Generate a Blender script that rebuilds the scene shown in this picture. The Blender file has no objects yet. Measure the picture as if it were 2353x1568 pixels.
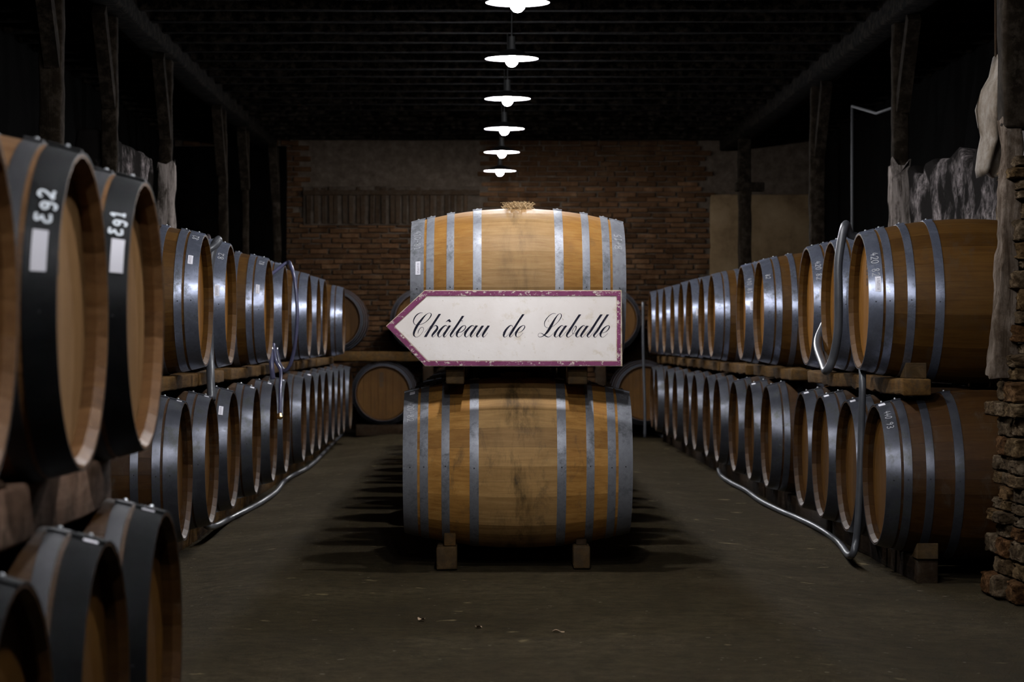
import bpy, math, random
from mathutils import Vector, Matrix, noise
random.seed(7)
R = random.Random(11)
S = bpy.context.scene
COL = S.collection

# ------------------------------------------------------------------ camera, world, exposure
CAM_H = 1.08
FPX = 85.0 / 36.0 * 2353.0
VPX, VPY = 1108.0, 780.0
cd = bpy.data.cameras.new('camera'); cam = bpy.data.objects.new('camera', cd); COL.objects.link(cam)
cam.location = (0, 0, CAM_H); cam.rotation_euler = (math.pi / 2, 0, 0)
cd.sensor_width = 36; cd.lens = 85; cd.sensor_fit = 'HORIZONTAL'
cd.shift_x = (1176.5 - VPX) / 2353; cd.shift_y = -(784 - VPY) / 2353
cd.clip_start = 0.05; cd.clip_end = 100
cd.dof.use_dof = True; cd.dof.focus_distance = 11.2; cd.dof.aperture_fstop = 6.0
S.camera = cam
w = bpy.data.worlds.new('world'); S.world = w; w.use_nodes = True
w.node_tree.nodes['Background'].inputs[0].default_value = (0.5, 0.55, 0.7, 1)
w.node_tree.nodes['Background'].inputs[1].default_value = 0.0002
S.view_settings.view_transform = 'Standard'
S.view_settings.look = 'None'
S.view_settings.exposure = 0.0
S.view_settings.gamma = 1.0
S.view_settings.use_curve_mapping = False

LAMP_X, LAMP_Z = 0.198, 2.96
LAMP_Y = [2.7, 5.4, 8.1, 10.8, 13.5, 16.2, 18.9, 21.6, 24.3, 27.0]
BULB_L = 1850.0      # the bulbs themselves light the cellar

def at(px, py, Y):
    return Vector(((px - VPX) * Y / FPX, Y, CAM_H - (py - VPY) * Y / FPX))

def sstep(a, b, x):
    t = min(1, max(0, (x - a) / (b - a))); return t * t * (3 - 2 * t)

def fz(x, y=0):
    return -0.05 * sstep(1.0, 1.7, x) - 0.04 * sstep(-1.0, -1.45, x) if x > 0 else -0.04 * (1 - sstep(-1.45, -1.0, x))

# ------------------------------------------------------------------ mesh helpers
def mesh_obj(name, verts, faces, mat=None, parent=None, smooth=False, angle=None):
    me = bpy.data.meshes.new(name)
    me.from_pydata([tuple(v) for v in verts], [], faces)
    if mat: me.materials.append(mat)
    if smooth:
        me.polygons.foreach_set('use_smooth', [True] * len(me.polygons))
        if angle is not None:
            try: me.set_sharp_from_angle(angle=math.radians(angle))
            except Exception: pass
    me.update()
    o = bpy.data.objects.new(name, me); COL.objects.link(o)
    if parent: o.parent = parent
    return o

def tag(o, label=None, cat=None, group=None, kind=None):
    if label: o['label'] = label
    if cat: o['category'] = cat
    if group: o['group'] = group
    if kind: o['kind'] = kind
    return o

def empty(name, loc=(0, 0, 0), rz=0):
    o = bpy.data.objects.new(name, None); COL.objects.link(o)
    o.location = loc; o.rotation_euler = (0, 0, rz); o.empty_display_size = 0.1
    return o

def kids(o): return CH.get(o.name, [])
CH = {}
def adopt(o):
    if o.parent: CH.setdefault(o.parent.name, []).append(o)
    return o

def box_data(x0, x1, y0, y1, z0, z1, bev=0.0):
    """chamfered box"""
    if bev <= 0:
        v = [(x, y, z) for z in (z0, z1) for y in (y0, y1) for x in (x0, x1)]
        f = [(0, 2, 3, 1), (4, 5, 7, 6), (0, 1, 5, 4), (2, 6, 7, 3), (0, 4, 6, 2), (1, 3, 7, 5)]
        return v, f
    b = bev
    v = []; idx = {}
    for sx in (0, 1):
        for sy in (0, 1):
            for sz in (0, 1):
                X = (x0, x1)[sx]; Y = (y0, y1)[sy]; Z = (z0, z1)[sz]
                dx = b if sx == 0 else -b; dy = b if sy == 0 else -b; dz = b if sz == 0 else -b
                idx[(sx, sy, sz, 'x')] = len(v); v.append((X, Y + dy, Z + dz))
                idx[(sx, sy, sz, 'y')] = len(v); v.append((X + dx, Y, Z + dz))
                idx[(sx, sy, sz, 'z')] = len(v); v.append((X + dx, Y + dy, Z))
    I = lambda a, b_, c, k: idx[(a, b_, c, k)]
    f = []
    for s in (0, 1):
        q = [I(s, 0, 0, 'x'), I(s, 1, 0, 'x'), I(s, 1, 1, 'x'), I(s, 0, 1, 'x')]; f.append(tuple(q if s else q[::-1]))
        q = [I(0, s, 0, 'y'), I(1, s, 0, 'y'), I(1, s, 1, 'y'), I(0, s, 1, 'y')]; f.append(tuple(q[::-1] if s else q))
        q = [I(0, 0, s, 'z'), I(1, 0, s, 'z'), I(1, 1, s, 'z'), I(0, 1, s, 'z')]; f.append(tuple(q if s else q[::-1]))
    for a in (0, 1):
        for b_ in (0, 1):
            q = [I(a, b_, 0, 'x'), I(a, b_, 0, 'y'), I(a, b_, 1, 'y'), I(a, b_, 1, 'x')]
            f.append(tuple(q if (a + b_) % 2 else q[::-1]))
            q = [I(a, 0, b_, 'x'), I(a, 1, b_, 'x'), I(a, 1, b_, 'z'), I(a, 0, b_, 'z')]
            f.append(tuple(q if (a + b_) % 2 else q[::-1]))
            q = [I(0, a, b_, 'y'), I(1, a, b_, 'y'), I(1, a, b_, 'z'), I(0, a, b_, 'z')]
            f.append(tuple(q[::-1] if (a + b_) % 2 else q))
            for c in (0, 1):
                q = [I(a, b_, c, 'x'), I(a, b_, c, 'y'), I(a, b_, c, 'z')]
                f.append(tuple(q if (a + b_ + c) % 2 else q[::-1]))
    return v, f

def rough_box(x0, x1, y0, y1, z0, z1, step=0.12, amp=0.006, seed=0, warp=0.0, rnd=0.01):
    """hewn timber or stone: a subdivided box whose skin is pushed by noise, corners rounded"""
    nx = max(1, min(60, round((x1 - x0) / step))); ny = max(1, min(60, round((y1 - y0) / step))); nz = max(1, min(60, round((z1 - z0) / step)))
    def grid(n, a, b):
        g = [a + (b - a) * i / n for i in range(n + 1)]
        r = min(rnd, (b - a) * 0.3)
        return [a, a + r] + [t for t in g[1:-1] if a + r * 1.5 < t < b - r * 1.5] + [b - r, b]
    gx, gy, gz = grid(nx, x0, x1), grid(ny, y0, y1), grid(nz, z0, z1)
    V = {}; verts = []; faces = []
    def vid(i, j, k):
        key = (i, j, k)
        if key in V: return V[key]
        p = Vector((gx[i], gy[j], gz[k]))
        e = (i in (0, len(gx) - 1)) + (j in (0, len(gy) - 1)) + (k in (0, len(gz) - 1))
        c = Vector(((x0 + x1) / 2, (y0 + y1) / 2, (z0 + z1) / 2))
        if e >= 2:
            for ax, n_, a, b in ((0, i, x0, x1), (1, j, y0, y1), (2, k, z0, z1)):
                L = (0, len((gx, gy, gz)[ax]) - 1)
                if n_ in L: p[ax] += (rnd * 0.35) * (1 if n_ == 0 else -1)
        q = p * 6.0 + Vector((seed * 3.7, seed * 1.3, seed * 2.1))
        d = noise.noise_vector(q) * amp + noise.noise_vector(q * 3.1) * amp * 0.45
        p = p + d
        if warp:
            L = (x1 - x0, y1 - y0, z1 - z0); m = L.index(max(L)); t = (p[m] - (x0, y0, z0)[m]) / L[m]
            wv = noise.noise_vector(Vector((t * 1.6, seed * 5.1, 0.3))) * warp; wv[m] = 0
            p = p + wv
        V[key] = len(verts); verts.append(p); return V[key]
    X, Y, Z = len(gx) - 1, len(gy) - 1, len(gz) - 1
    for i in range(X):
        for j in range(Y):
            faces.append((vid(i, j, 0), vid(i, j + 1, 0), vid(i + 1, j + 1, 0), vid(i + 1, j, 0)))
            faces.append((vid(i, j, Z), vid(i + 1, j, Z), vid(i + 1, j + 1, Z), vid(i, j + 1, Z)))
    for i in range(X):
        for k in range(Z):
            faces.append((vid(i, 0, k), vid(i + 1, 0, k), vid(i + 1, 0, k + 1), vid(i, 0, k + 1)))
            faces.append((vid(i, Y, k), vid(i, Y, k + 1), vid(i + 1, Y, k + 1), vid(i + 1, Y, k)))
    for j in range(Y):
        for k in range(Z):
            faces.append((vid(0, j, k), vid(0, j, k + 1), vid(0, j + 1, k + 1), vid(0, j + 1, k)))
            faces.append((vid(X, j, k), vid(X, j + 1, k), vid(X, j + 1, k + 1), vid(X, j, k + 1)))
    return verts, faces

def catmull(pts, n=8):
    P = [Vector(p) for p in pts]
    out = []
    for i in range(len(P) - 1):
        p0 = P[i - 1] if i > 0 else P[i] * 2 - P[i + 1]
        p1, p2 = P[i], P[i + 1]
        p3 = P[i + 2] if i + 2 < len(P) else P[i + 1] * 2 - P[i]
        for k in range(n):
            t = k / n
            out.append(0.5 * ((2 * p1) + (p2 - p0) * t + (2 * p0 - 5 * p1 + 4 * p2 - p3) * t * t + (3 * p1 - p0 - 3 * p2 + p3) * t ** 3))
    out.append(P[-1]); return out

def tube_data(path, r, seg=12, ridge=0.0):
    verts, faces = [], []
    up = Vector((0.13, 0.2, 0.97)).normalized(); prev = None
    for i, p in enumerate(path):
        a = path[max(0, i - 1)]; b = path[min(len(path) - 1, i + 1)]
        t = (b - a).normalized()
        if prev is None: n = t.orthogonal().normalized()
        else: n = (prev - t * prev.dot(t)).normalized()
        prev = n; m = t.cross(n)
        rr = r + (ridge if i % 2 else 0)
        for k in range(seg):
            an = 2 * math.pi * k / seg
            verts.append(p + (n * math.cos(an) + m * math.sin(an)) * rr)
    for i in range(len(path) - 1):
        for k in range(seg):
            a = i * seg + k; b = i * seg + (k + 1) % seg
            faces.append((a, b, b + seg, a + seg))
    faces.append(tuple(range(seg))[::-1]); L = (len(path) - 1) * seg
    faces.append(tuple(L + k for k in range(seg)))
    return verts, faces

# ------------------------------------------------------------------ materials
class NT:
    def __init__(s, name, rough=0.6, metal=0.0, spec=0.5):
        m = bpy.data.materials.new(name); m.use_nodes = True; s.m = m; s.t = m.node_tree
        s.b = s.t.nodes['Principled BSDF']; s.b.inputs['Roughness'].default_value = rough
        s.b.inputs['Metallic'].default_value = metal; s.b.inputs['Specular IOR Level'].default_value = spec
    def n(s, ty, **kw):
        x = s.t.nodes.new(ty)
        for k, v in kw.items():
            if k in x.inputs: x.inputs[k].default_value = v
            else: setattr(x, k, v)
        return x
    def l(s, a, b): s.t.links.new(a, b)
    def coords(s, scale=(1, 1, 1), src='Object', jitter=True):
        tc = s.n('ShaderNodeTexCoord'); mp = s.n('ShaderNodeMapping'); mp.inputs['Scale'].default_value = scale
        s.l(tc.outputs[src], mp.inputs['Vector'])
        if jitter:
            oi = s.n('ShaderNodeObjectInfo'); ml = s.n('ShaderNodeMath', operation='MULTIPLY'); ml.inputs[1].default_value = 37.0
            s.l(oi.outputs['Random'], ml.inputs[0]); s.l(ml.outputs[0], mp.inputs['Location'])
        return mp.outputs[0]
    def world(s, scale=(1, 1, 1)):
        g = s.n('ShaderNodeNewGeometry'); mp = s.n('ShaderNodeMapping'); mp.inputs['Scale'].default_value = scale
        s.l(g.outputs['Position'], mp.inputs['Vector']); return mp.outputs[0]
    def noise(s, vec, scale, detail=6, rough=0.6, dist=0.0):
        x = s.n('ShaderNodeTexNoise'); x.inputs['Scale'].default_value = scale; x.inputs['Detail'].default_value = detail
        x.inputs['Roughness'].default_value = rough; x.inputs['Distortion'].default_value = dist
        s.l(vec, x.inputs['Vector']); return x.outputs['Fac']
    def ramp(s, fac, stops):
        x = s.n('ShaderNodeValToRGB'); e = x.color_ramp.elements
        while len(e) < len(stops): e.new(0.5)
        for el, (p, c) in zip(e, stops):
            el.position = p; el.color = (c[0], c[1], c[2], 1) if hasattr(c, '__len__') else (c, c, c, 1)
        s.l(fac, x.inputs[0]); return x.outputs[0]
    def mix(s, fac, a, b, mode='MIX'):
        x = s.n('ShaderNodeMix', data_type='RGBA', blend_type=mode)
        for i, v in ((0, fac), (6, a), (7, b)):
            if isinstance(v, (int, float)): x.inputs[i].default_value = v
            elif isinstance(v, (tuple, list)): x.inputs[i].default_value = (v[0], v[1], v[2], 1)
            else: s.l(v, x.inputs[i])
        return x.outputs[2]
    def bump(s, h, strength=0.3, dist=0.01):
        x = s.n('ShaderNodeBump'); x.inputs['Strength'].default_value = strength; x.inputs['Distance'].default_value = dist
        s.l(h, x.inputs['Height']); s.l(x.outputs[0], s.b.inputs['Normal'])
    def col(s, c):
        if isinstance(c, tuple): s.b.inputs['Base Color'].default_value = (c[0], c[1], c[2], 1)
        else: s.l(c, s.b.inputs['Base Color'])
        return s.m
    def rnd(s): return s.n('ShaderNodeObjectInfo').outputs['Random']

def oak(name, dark, mid, light, band=None, spill=0.0, mould=0.0, axis='x', rough=0.55, vary=0.35, mscale=3.0):
    t = NT(name, rough, 0, 0.15)
    sc = (1.2, 26, 26) if axis == 'x' else (26, 26, 1.2)
    v = t.coords(sc)
    g = t.noise(v, 2.2, 8, 0.65, 0.6)
    c = t.ramp(g, [(0.25, dark), (0.5, mid), (0.78, light)])
    if band:                              # sanded bilge between the inner hoops
        tc = t.n('ShaderNodeTexCoord'); sp = t.n('ShaderNodeSeparateXYZ'); t.l(tc.outputs['Object'], sp.inputs[0])
        ab = t.n('ShaderNodeMath', operation='ABSOLUTE'); t.l(sp.outputs[0], ab.inputs[0])
        mk = t.ramp(ab.outputs[0], [(0.195, 1.0), (0.205, 0.0)])
        pale = t.ramp(g, [(0.25, band[0]), (0.55, band[1]), (0.8, band[2])])
        c = t.mix(mk, c, pale)
    # stave to stave
    if spill:
        tc = t.n('ShaderNodeTexCoord'); sp = t.n('ShaderNodeSeparateXYZ'); t.l(tc.outputs['Object'], sp.inputs[0])
        ab = t.n('ShaderNodeMath', operation='ABSOLUTE'); t.l(sp.outputs[0], ab.inputs[0])
        mk = t.ramp(ab.outputs[0], [(0.02, 1.0), (0.13, 0.0)])
        sn = t.ramp(t.noise(t.world((9, 3, 2.6)), 1.3, 8, 0.72), [(0.45, 0.0), (0.66, spill)])
        c = t.mix(t.mix(1.0, mk, sn, 'MULTIPLY'), c, (0.075, 0.055, 0.028))
    r = t.ramp(t.rnd(), [(0.0, (1 - vary, 1 - vary * 1.1, 1 - vary * 1.25)), (0.4, (0.97, 0.95, 0.9)), (1.0, (1.0, 1.0, 1.0))])
    c = t.mix(1.0, c, r, 'MULTIPLY')
    # blotches and mould
    wv = t.world((1, 1, 1))
    b1 = t.noise(wv, 7.0, 5, 0.65)
    c = t.mix(t.ramp(b1, [(0.35, 0.35), (0.62, 0.0)]), c, t.mix(1.0, c, (0.55, 0.5, 0.42), 'MULTIPLY'))
    if mould:
        b2 = t.noise(t.world((2.2, 1, 1)), mscale * 2, 9, 0.75, 0.4)
        k = t.ramp(b2, [(0.54, 0.0), (0.70, mould)])
        c = t.mix(k, c, (0.06, 0.052, 0.04))
    t.bump(g, 0.25, 0.003)
    return t.col(c)

M = {}
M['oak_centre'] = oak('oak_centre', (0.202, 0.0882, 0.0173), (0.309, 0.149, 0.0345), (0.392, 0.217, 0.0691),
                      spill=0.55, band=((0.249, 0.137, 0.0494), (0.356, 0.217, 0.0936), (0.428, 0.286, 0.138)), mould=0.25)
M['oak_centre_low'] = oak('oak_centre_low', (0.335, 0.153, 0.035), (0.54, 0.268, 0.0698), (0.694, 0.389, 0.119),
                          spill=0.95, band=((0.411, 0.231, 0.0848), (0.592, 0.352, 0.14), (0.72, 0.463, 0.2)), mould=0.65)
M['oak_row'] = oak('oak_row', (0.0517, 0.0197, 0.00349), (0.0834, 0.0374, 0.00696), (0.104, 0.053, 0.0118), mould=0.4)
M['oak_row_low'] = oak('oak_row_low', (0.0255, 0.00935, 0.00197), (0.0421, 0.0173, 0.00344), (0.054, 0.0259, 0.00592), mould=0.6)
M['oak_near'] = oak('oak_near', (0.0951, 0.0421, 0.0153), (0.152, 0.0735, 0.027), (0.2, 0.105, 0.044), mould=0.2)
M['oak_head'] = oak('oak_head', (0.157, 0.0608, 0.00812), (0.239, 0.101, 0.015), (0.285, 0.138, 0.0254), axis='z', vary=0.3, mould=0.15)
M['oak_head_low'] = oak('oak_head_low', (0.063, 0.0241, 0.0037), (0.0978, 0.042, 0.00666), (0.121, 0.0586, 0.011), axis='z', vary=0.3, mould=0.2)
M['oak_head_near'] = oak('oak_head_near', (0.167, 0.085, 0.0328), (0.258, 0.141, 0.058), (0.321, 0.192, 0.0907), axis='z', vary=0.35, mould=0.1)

def metal(name, base, rough, spots, metalness=0.75, dark=(0.035, 0.038, 0.035), bscale=9):
    t = NT(name, rough, metalness, 0.5)
    v = t.coords((1, 1, 1))
    f = t.noise(v, 60, 4, 0.7)
    c = t.ramp(f, [(0.3, tuple(x * 0.78 for x in base)), (0.7, base)])
    wv = t.world((1, 1, 1))
    s1 = t.noise(wv, bscale, 10, 0.8, 0.2)
    k = t.ramp(s1, [(0.49, 0.0), (0.62, spots)])
    c = t.mix(k, c, dark)
    mt = t.n('ShaderNodeMath', operation='MULTIPLY_ADD'); t.l(k, mt.inputs[0]); mt.inputs[1].default_value = -0.6; mt.inputs[2].default_value = metalness
    t.l(mt.outputs[0], t.b.inputs['Metallic'])
    rg = t.n('ShaderNodeMath', operation='MULTIPLY_ADD'); t.l(s1, rg.inputs[0]); rg.inputs[1].default_value = 0.35; rg.inputs[2].default_value = rough - 0.16
    t.l(rg.outputs[0], t.b.inputs['Roughness'])
    sc = t.noise(t.coords((220, 6, 6)), 2.0, 3, 0.6)
    t.bump(sc, 0.12, 0.002)
    return t.col(c)
M['zinc'] = metal('zinc', (0.262, 0.286, 0.37), 0.30, 0.75)
M['zinc_centre'] = metal('zinc_centre', (0.38, 0.388, 0.426), 0.48, 0.7, 0.6)
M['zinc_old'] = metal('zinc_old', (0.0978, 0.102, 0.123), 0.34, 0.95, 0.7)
M['zinc_dull'] = metal('zinc_dull', (0.0298, 0.0298, 0.0337), 0.55, 0.1, 0.5)
M['black_hoop'] = metal('black_hoop', (0.004, 0.0045, 0.005), 0.5, 0.3, 0.0, (0.01, 0.01, 0.0105), 22)
M['black_hoop'].node_tree.nodes['Principled BSDF'].inputs['Specular IOR Level'].default_value = 0.12
M['dark_hoop'] = metal('dark_hoop', (0.008, 0.0084, 0.0088), 0.80, 0.5, 0.0, (0.004, 0.004, 0.0036))
M['dark_hoop'].node_tree.nodes['Principled BSDF'].inputs['Specular IOR Level'].default_value = 0.06
M['rivet'] = metal('rivet_metal', (0.6, 0.62, 0.64), 0.35, 0.1, 0.8)
M['rivet_dark'] = NT('rivet_dark', 0.6, 0.5).col((0.03, 0.028, 0.03))
M['paper'] = NT('label_paper', 0.7).col((0.86, 0.84, 0.90))
M['paper_print'] = NT('label_print', 0.7).col((0.22, 0.2, 0.24))
M['chalk'] = NT('chalk', 0.9).col((0.50, 0.50, 0.52))
M['chalk_bright'] = NT('chalk_bright', 0.9).col((0.85, 0.9, 0.95))
M['brand'] = NT('burnt_brand', 0.8).col((0.035, 0.022, 0.012))

def timber(name, dark, mid, light, sc=(22, 1.6, 22), mould=0.3):
    t = NT(name, 0.95, 0, 0.04)
    g = t.noise(t.world(sc), 1.0, 8, 0.7, 0.8)
    c = t.ramp(g, [(0.25, dark), (0.5, mid), (0.75, light)])
    r = t.ramp(t.rnd(), [(0.0, 0.6), (1.0, 1.0)])
    c = t.mix(1.0, c, r, 'MULTIPLY')
    k = t.ramp(t.noise(t.world((1, 1, 1)), 13, 8, 0.78), [(0.46, 0.0), (0.62, min(0.85, mould * 2.2))])
    c = t.mix(k, c, (0.035, 0.027, 0.02))
    t.bump(g, 0.6, 0.008)
    return t.col(c)
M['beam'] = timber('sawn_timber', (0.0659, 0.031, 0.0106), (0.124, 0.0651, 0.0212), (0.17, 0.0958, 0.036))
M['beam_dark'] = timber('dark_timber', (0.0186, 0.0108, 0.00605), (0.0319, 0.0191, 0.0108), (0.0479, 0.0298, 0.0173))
M['beam_near'] = timber('near_timber', (0.141, 0.08, 0.0532), (0.238, 0.144, 0.0988), (0.299, 0.2, 0.144))
M['block'] = timber('block_timber', (0.0527, 0.0306, 0.0131), (0.093, 0.0558, 0.0248), (0.125, 0.0795, 0.038), (16, 3, 16))
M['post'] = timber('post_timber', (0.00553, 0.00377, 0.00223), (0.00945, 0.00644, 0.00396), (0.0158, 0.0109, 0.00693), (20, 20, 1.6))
def weathered(name, pale, dark, th):
    t = NT(name, 1.0, 0, 0.03)
    g = t.noise(t.world((18, 18, 1.6)), 1.3, 9, 0.75, 0.6)
    b = t.noise(t.world((1, 1, 0.6)), 7, 8, 0.75)
    ck = t.ramp(g, [(0.36, 0.0), (0.56, 1.0)]); pt = t.ramp(b, [(th, 0.0), (th + .14, 1.0)])
    c = t.mix(t.mix(1.0, ck, pt, 'MULTIPLY'), dark, pale)
    c = t.mix(t.ramp(g, [(0.2, 0.9), (0.42, 0.0)]), c, (0.008, 0.006, 0.005))
    t.bump(g, 1.0, 0.02)
    return t.col(c)
M['post_weathered'] = weathered('post_weathered', (0.221, 0.175, 0.138), (0.0715, 0.05, 0.0336), 0.42)
M['post_flaking'] = weathered('post_flaking', (0.34, 0.29, 0.26), (0.05, 0.04, 0.032), 0.36)
M['post_pale'] = timber('post_pale', (0.034, 0.0289, 0.0238), (0.0884, 0.0748, 0.0646), (0.136, 0.119, 0.105), (16, 16, 1.4))
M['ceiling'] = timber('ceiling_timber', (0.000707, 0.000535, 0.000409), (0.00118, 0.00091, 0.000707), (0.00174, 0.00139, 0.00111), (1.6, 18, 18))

def masonry(name, dark, mid, light, scale=6, bs=0.8, jit=0.5, soot=0.0):
    t = NT(name, 1.0, 0, 0.03)
    g = t.noise(t.world((1, 1, 1)), scale, 10, 0.72)
    c = t.ramp(g, [(0.3, dark), (0.52, mid), (0.72, light)])
    r = t.ramp(t.rnd(), [(0.0, 1 - jit), (1.0, 1.0)])
    c = t.mix(1.0, c, r, 'MULTIPLY')
    if soot:
        k = t.ramp(t.noise(t.world((1, 1, 1)), 1.1, 6, 0.6), [(0.42, 0.0), (0.6, soot)])
        c = t.mix(k, c, (0.012, 0.01, 0.009))
    t.bump(t.noise(t.world((1, 1, 1)), scale * 5, 8, 0.7), bs, 0.01)
    return t.col(c)
M['brick'] = masonry('brick', (0.0428, 0.0207, 0.00947), (0.0811, 0.0399, 0.0189), (0.128, 0.0756, 0.0402), 7, 0.8, 0.6)
M['mortar'] = masonry('mortar', (0.0444, 0.0322, 0.0225), (0.0806, 0.0605, 0.0444), (0.121, 0.0967, 0.0725), 9)
M['plaster'] = masonry('old_plaster', (0.065, 0.0405, 0.0206), (0.12, 0.081, 0.0431), (0.165, 0.117, 0.0675), 2.2, 0.5, 0.1)
t = NT('flaking_limewash', 1.0, 0, 0.03)
k1 = t.ramp(t.noise(t.world((1, 1, 1)), 2.6, 4, 0.6), [(0.46, 0.0), (0.60, 1.0)])
k2 = t.ramp(t.noise(t.world((1, 1, 1)), 17, 8, 0.8), [(0.42, 0.05), (0.62, 1.0)])
cc = t.mix(1.0, k1, k2, 'MULTIPLY')
cc = t.mix(cc, (0.012, 0.010, 0.009), (0.36, 0.31, 0.30))
t.bump(t.noise(t.world((1, 1, 1)), 17, 8, 0.8), 1.0, 0.02)
M['lime'] = t.col(cc)
M['dark_wall'] = masonry('dark_masonry', (0.000504, 0.00042, 0.000378), (0.00126, 0.00109, 0.000924), (0.00252, 0.00218, 0.00189), 3, 0.6, 0.1)  # near-black masonry colour for the side and front walls
t = NT('rubble_stone', 1.0, 0, 0.03)
g = t.noise(t.world((1, 1, 1.6)), 13, 10, 0.78)
c = t.ramp(g, [(0.36, (0.02, 0.014, 0.009)), (0.5, (0.10, 0.07, 0.042)), (0.66, (0.32, 0.25, 0.175))])
tint = t.ramp(t.rnd(), [(0.0, (0.75, 0.42, 0.25)), (0.3, (0.85, 0.72, 0.5)), (0.65, (0.8, 0.78, 0.75)), (1.0, (1.0, 0.92, 0.8))])
t.bump(g, 1.0, 0.03)
M['stone'] = t.col(t.mix(1.0, c, tint, 'MULTIPLY'))

def floor_mat():
    t = NT('earth_floor', 1.0, 0, 0.04)
    wv = t.world((1, 1, 1))
    a = t.noise(wv, 0.9, 8, 0.65)
    b = t.noise(wv, 11, 10, 0.78)
    c = t.ramp(a, [(0.3, (0.034, 0.024, 0.012)), (0.52, (0.060, 0.044, 0.023)), (0.72, (0.092, 0.069, 0.038))])
    c = t.mix(t.ramp(b, [(0.38, 0.8), (0.6, 0.0)]), c, (0.022, 0.017, 0.010))
    # pale pebbles trodden flush
    k = t.ramp(t.noise(t.world((1, 1.0, 1)), 5.0, 3, 0.5), [(0.69, 0.0), (0.735, 0.9)])
    c = t.mix(k, c, (0.20, 0.155, 0.085))
    k2 = t.ramp(t.noise(t.world((1, 1.0, 1)), 24.0, 2, 0.5), [(0.72, 0.0), (0.76, 0.8)])
    c = t.mix(k2, c, (0.20, 0.17, 0.13))
    k3 = t.ramp(t.noise(t.world((1, 1, 1)), 2.3, 7, 0.7), [(0.6, 0.0), (0.68, 0.6)])
    c = t.mix(k3, c, (0.04, 0.03, 0.022))
    d = t.noise(wv, 75, 4, 0.7)
    c = t.mix(t.ramp(d, [(0.35, 0.5), (0.55, 0.0)]), c, (0.028, 0.021, 0.012))
    t.bump(t.mix(0.5, b, d), 1.0, 0.03)
    return t.col(c)
M['floor'] = floor_mat()

def sign_mats():
    t = NT('sign_cream', 0.32, 0, 0.5)
    c = t.ramp(t.noise(t.world((1, 1, 1)), 5, 6, 0.6), [(0.3, (0.66, 0.58, 0.52)), (0.7, (0.74, 0.67, 0.62))])
    k = t.ramp(t.noise(t.world((1, 1, 1)), 16, 6, 0.7), [(0.55, 0.0), (0.74, 0.75)])
    c = t.mix(k, c, (0.52, 0.40, 0.24))
    k = t.ramp(t.noise(t.world((1, 1, 1)), 60, 3, 0.6), [(0.70, 0.0), (0.76, 0.7)])
    c = t.mix(k, c, (0.32, 0.21, 0.11))
    t.bump(t.noise(t.world((1, 1, 1)), 40, 5, 0.6), 0.12, 0.004)
    m1 = t.col(c)
    t = NT('sign_purple', 0.75, 0, 0.12)
    c = t.ramp(t.noise(t.world((1, 1, 1)), 20, 5, 0.6), [(0.3, (0.165, 0.035, 0.09)), (0.7, (0.235, 0.06, 0.14))])
    k = t.ramp(t.noise(t.world((1, 1, 1.5)), 42, 7, 0.75), [(0.565, 0.0), (0.60, 1.0)])
    c = t.mix(k, c, (0.66, 0.58, 0.50))
    m2 = t.col(c)
    t = NT('sign_edge', 0.5, 0, 0.4)
    k = t.ramp(t.noise(t.world((1, 1, 1)), 30, 6, 0.7), [(0.45, (0.60, 0.50, 0.38)), (0.6, (0.38, 0.27, 0.15))])
    m3 = t.col(k)
    t = NT('sign_ink', 0.8, 0, 0.08)
    m4 = t.col(t.ramp(t.noise(t.world((1, 1, 1)), 160, 5, 0.8), [(0.42, (0.006, 0.006, 0.012)), (0.75, (0.04, 0.037, 0.06))]))
    return m1, m2, m3, m4
M['cream'], M['purple'], M['edge'], M['ink'] = sign_mats()

def hose_mat(name, colr, rough=0.25, spec=0.7):
    t = NT(name, rough, 0.0, spec)
    return t.col(t.ramp(t.noise(t.world((1, 1, 1)), 12, 5, 0.6), [(0.3, tuple(x * 0.7 for x in colr)), (0.7, colr)]))
M['hose_grey'] = hose_mat('hose_grey', (0.0702, 0.0729, 0.081), 0.38)
M['hose_blue'] = hose_mat('hose_blue', (0.0816, 0.0816, 0.144), 0.2)
M['hose_brown'] = hose_mat('hose_brown', (0.12, 0.096, 0.102), 0.2)
M['brass'] = NT('brass', 0.25, 1.0).col((0.75, 0.55, 0.28))
M['jute'] = NT('jute', 0.95, 0, 0.1).col((0.50, 0.36, 0.20))
M['jute_dark'] = NT('jute_dark', 0.95, 0, 0.1).col((0.24, 0.15, 0.09))
M['enamel_dark'] = NT('dark_enamel', 0.6).col((0.01, 0.01, 0.01))
M['enamel'] = NT('white_enamel', 0.3).col((0.85, 0.85, 0.85))
M['fitting'] = NT('lamp_fitting', 0.5).col((0.05, 0.05, 0.05))
t = NT('bulb_glass', 0.3); t.b.inputs['Emission Color'].default_value = (0.95, 0.96, 1, 1); t.b.inputs['Emission Strength'].default_value = BULB_L; M['bulb'] = t.m
t = NT('hanging_hide', 0.75, 0, 0.3)
M['cloth'] = t.col(t.ramp(t.noise(t.world((1, 1, 0.7)), 14, 8, 0.7), [(0.3, (0.05, 0.035, 0.02)), (0.5, (0.13, 0.1, 0.07)), (0.72, (0.23, 0.2, 0.17))]))
M['steel'] = NT('conduit_steel', 0.7, 0.3).col((0.05, 0.05, 0.052))
M['leaf'] = NT('dry_leaf', 0.8).col((0.30, 0.20, 0.12))

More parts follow.
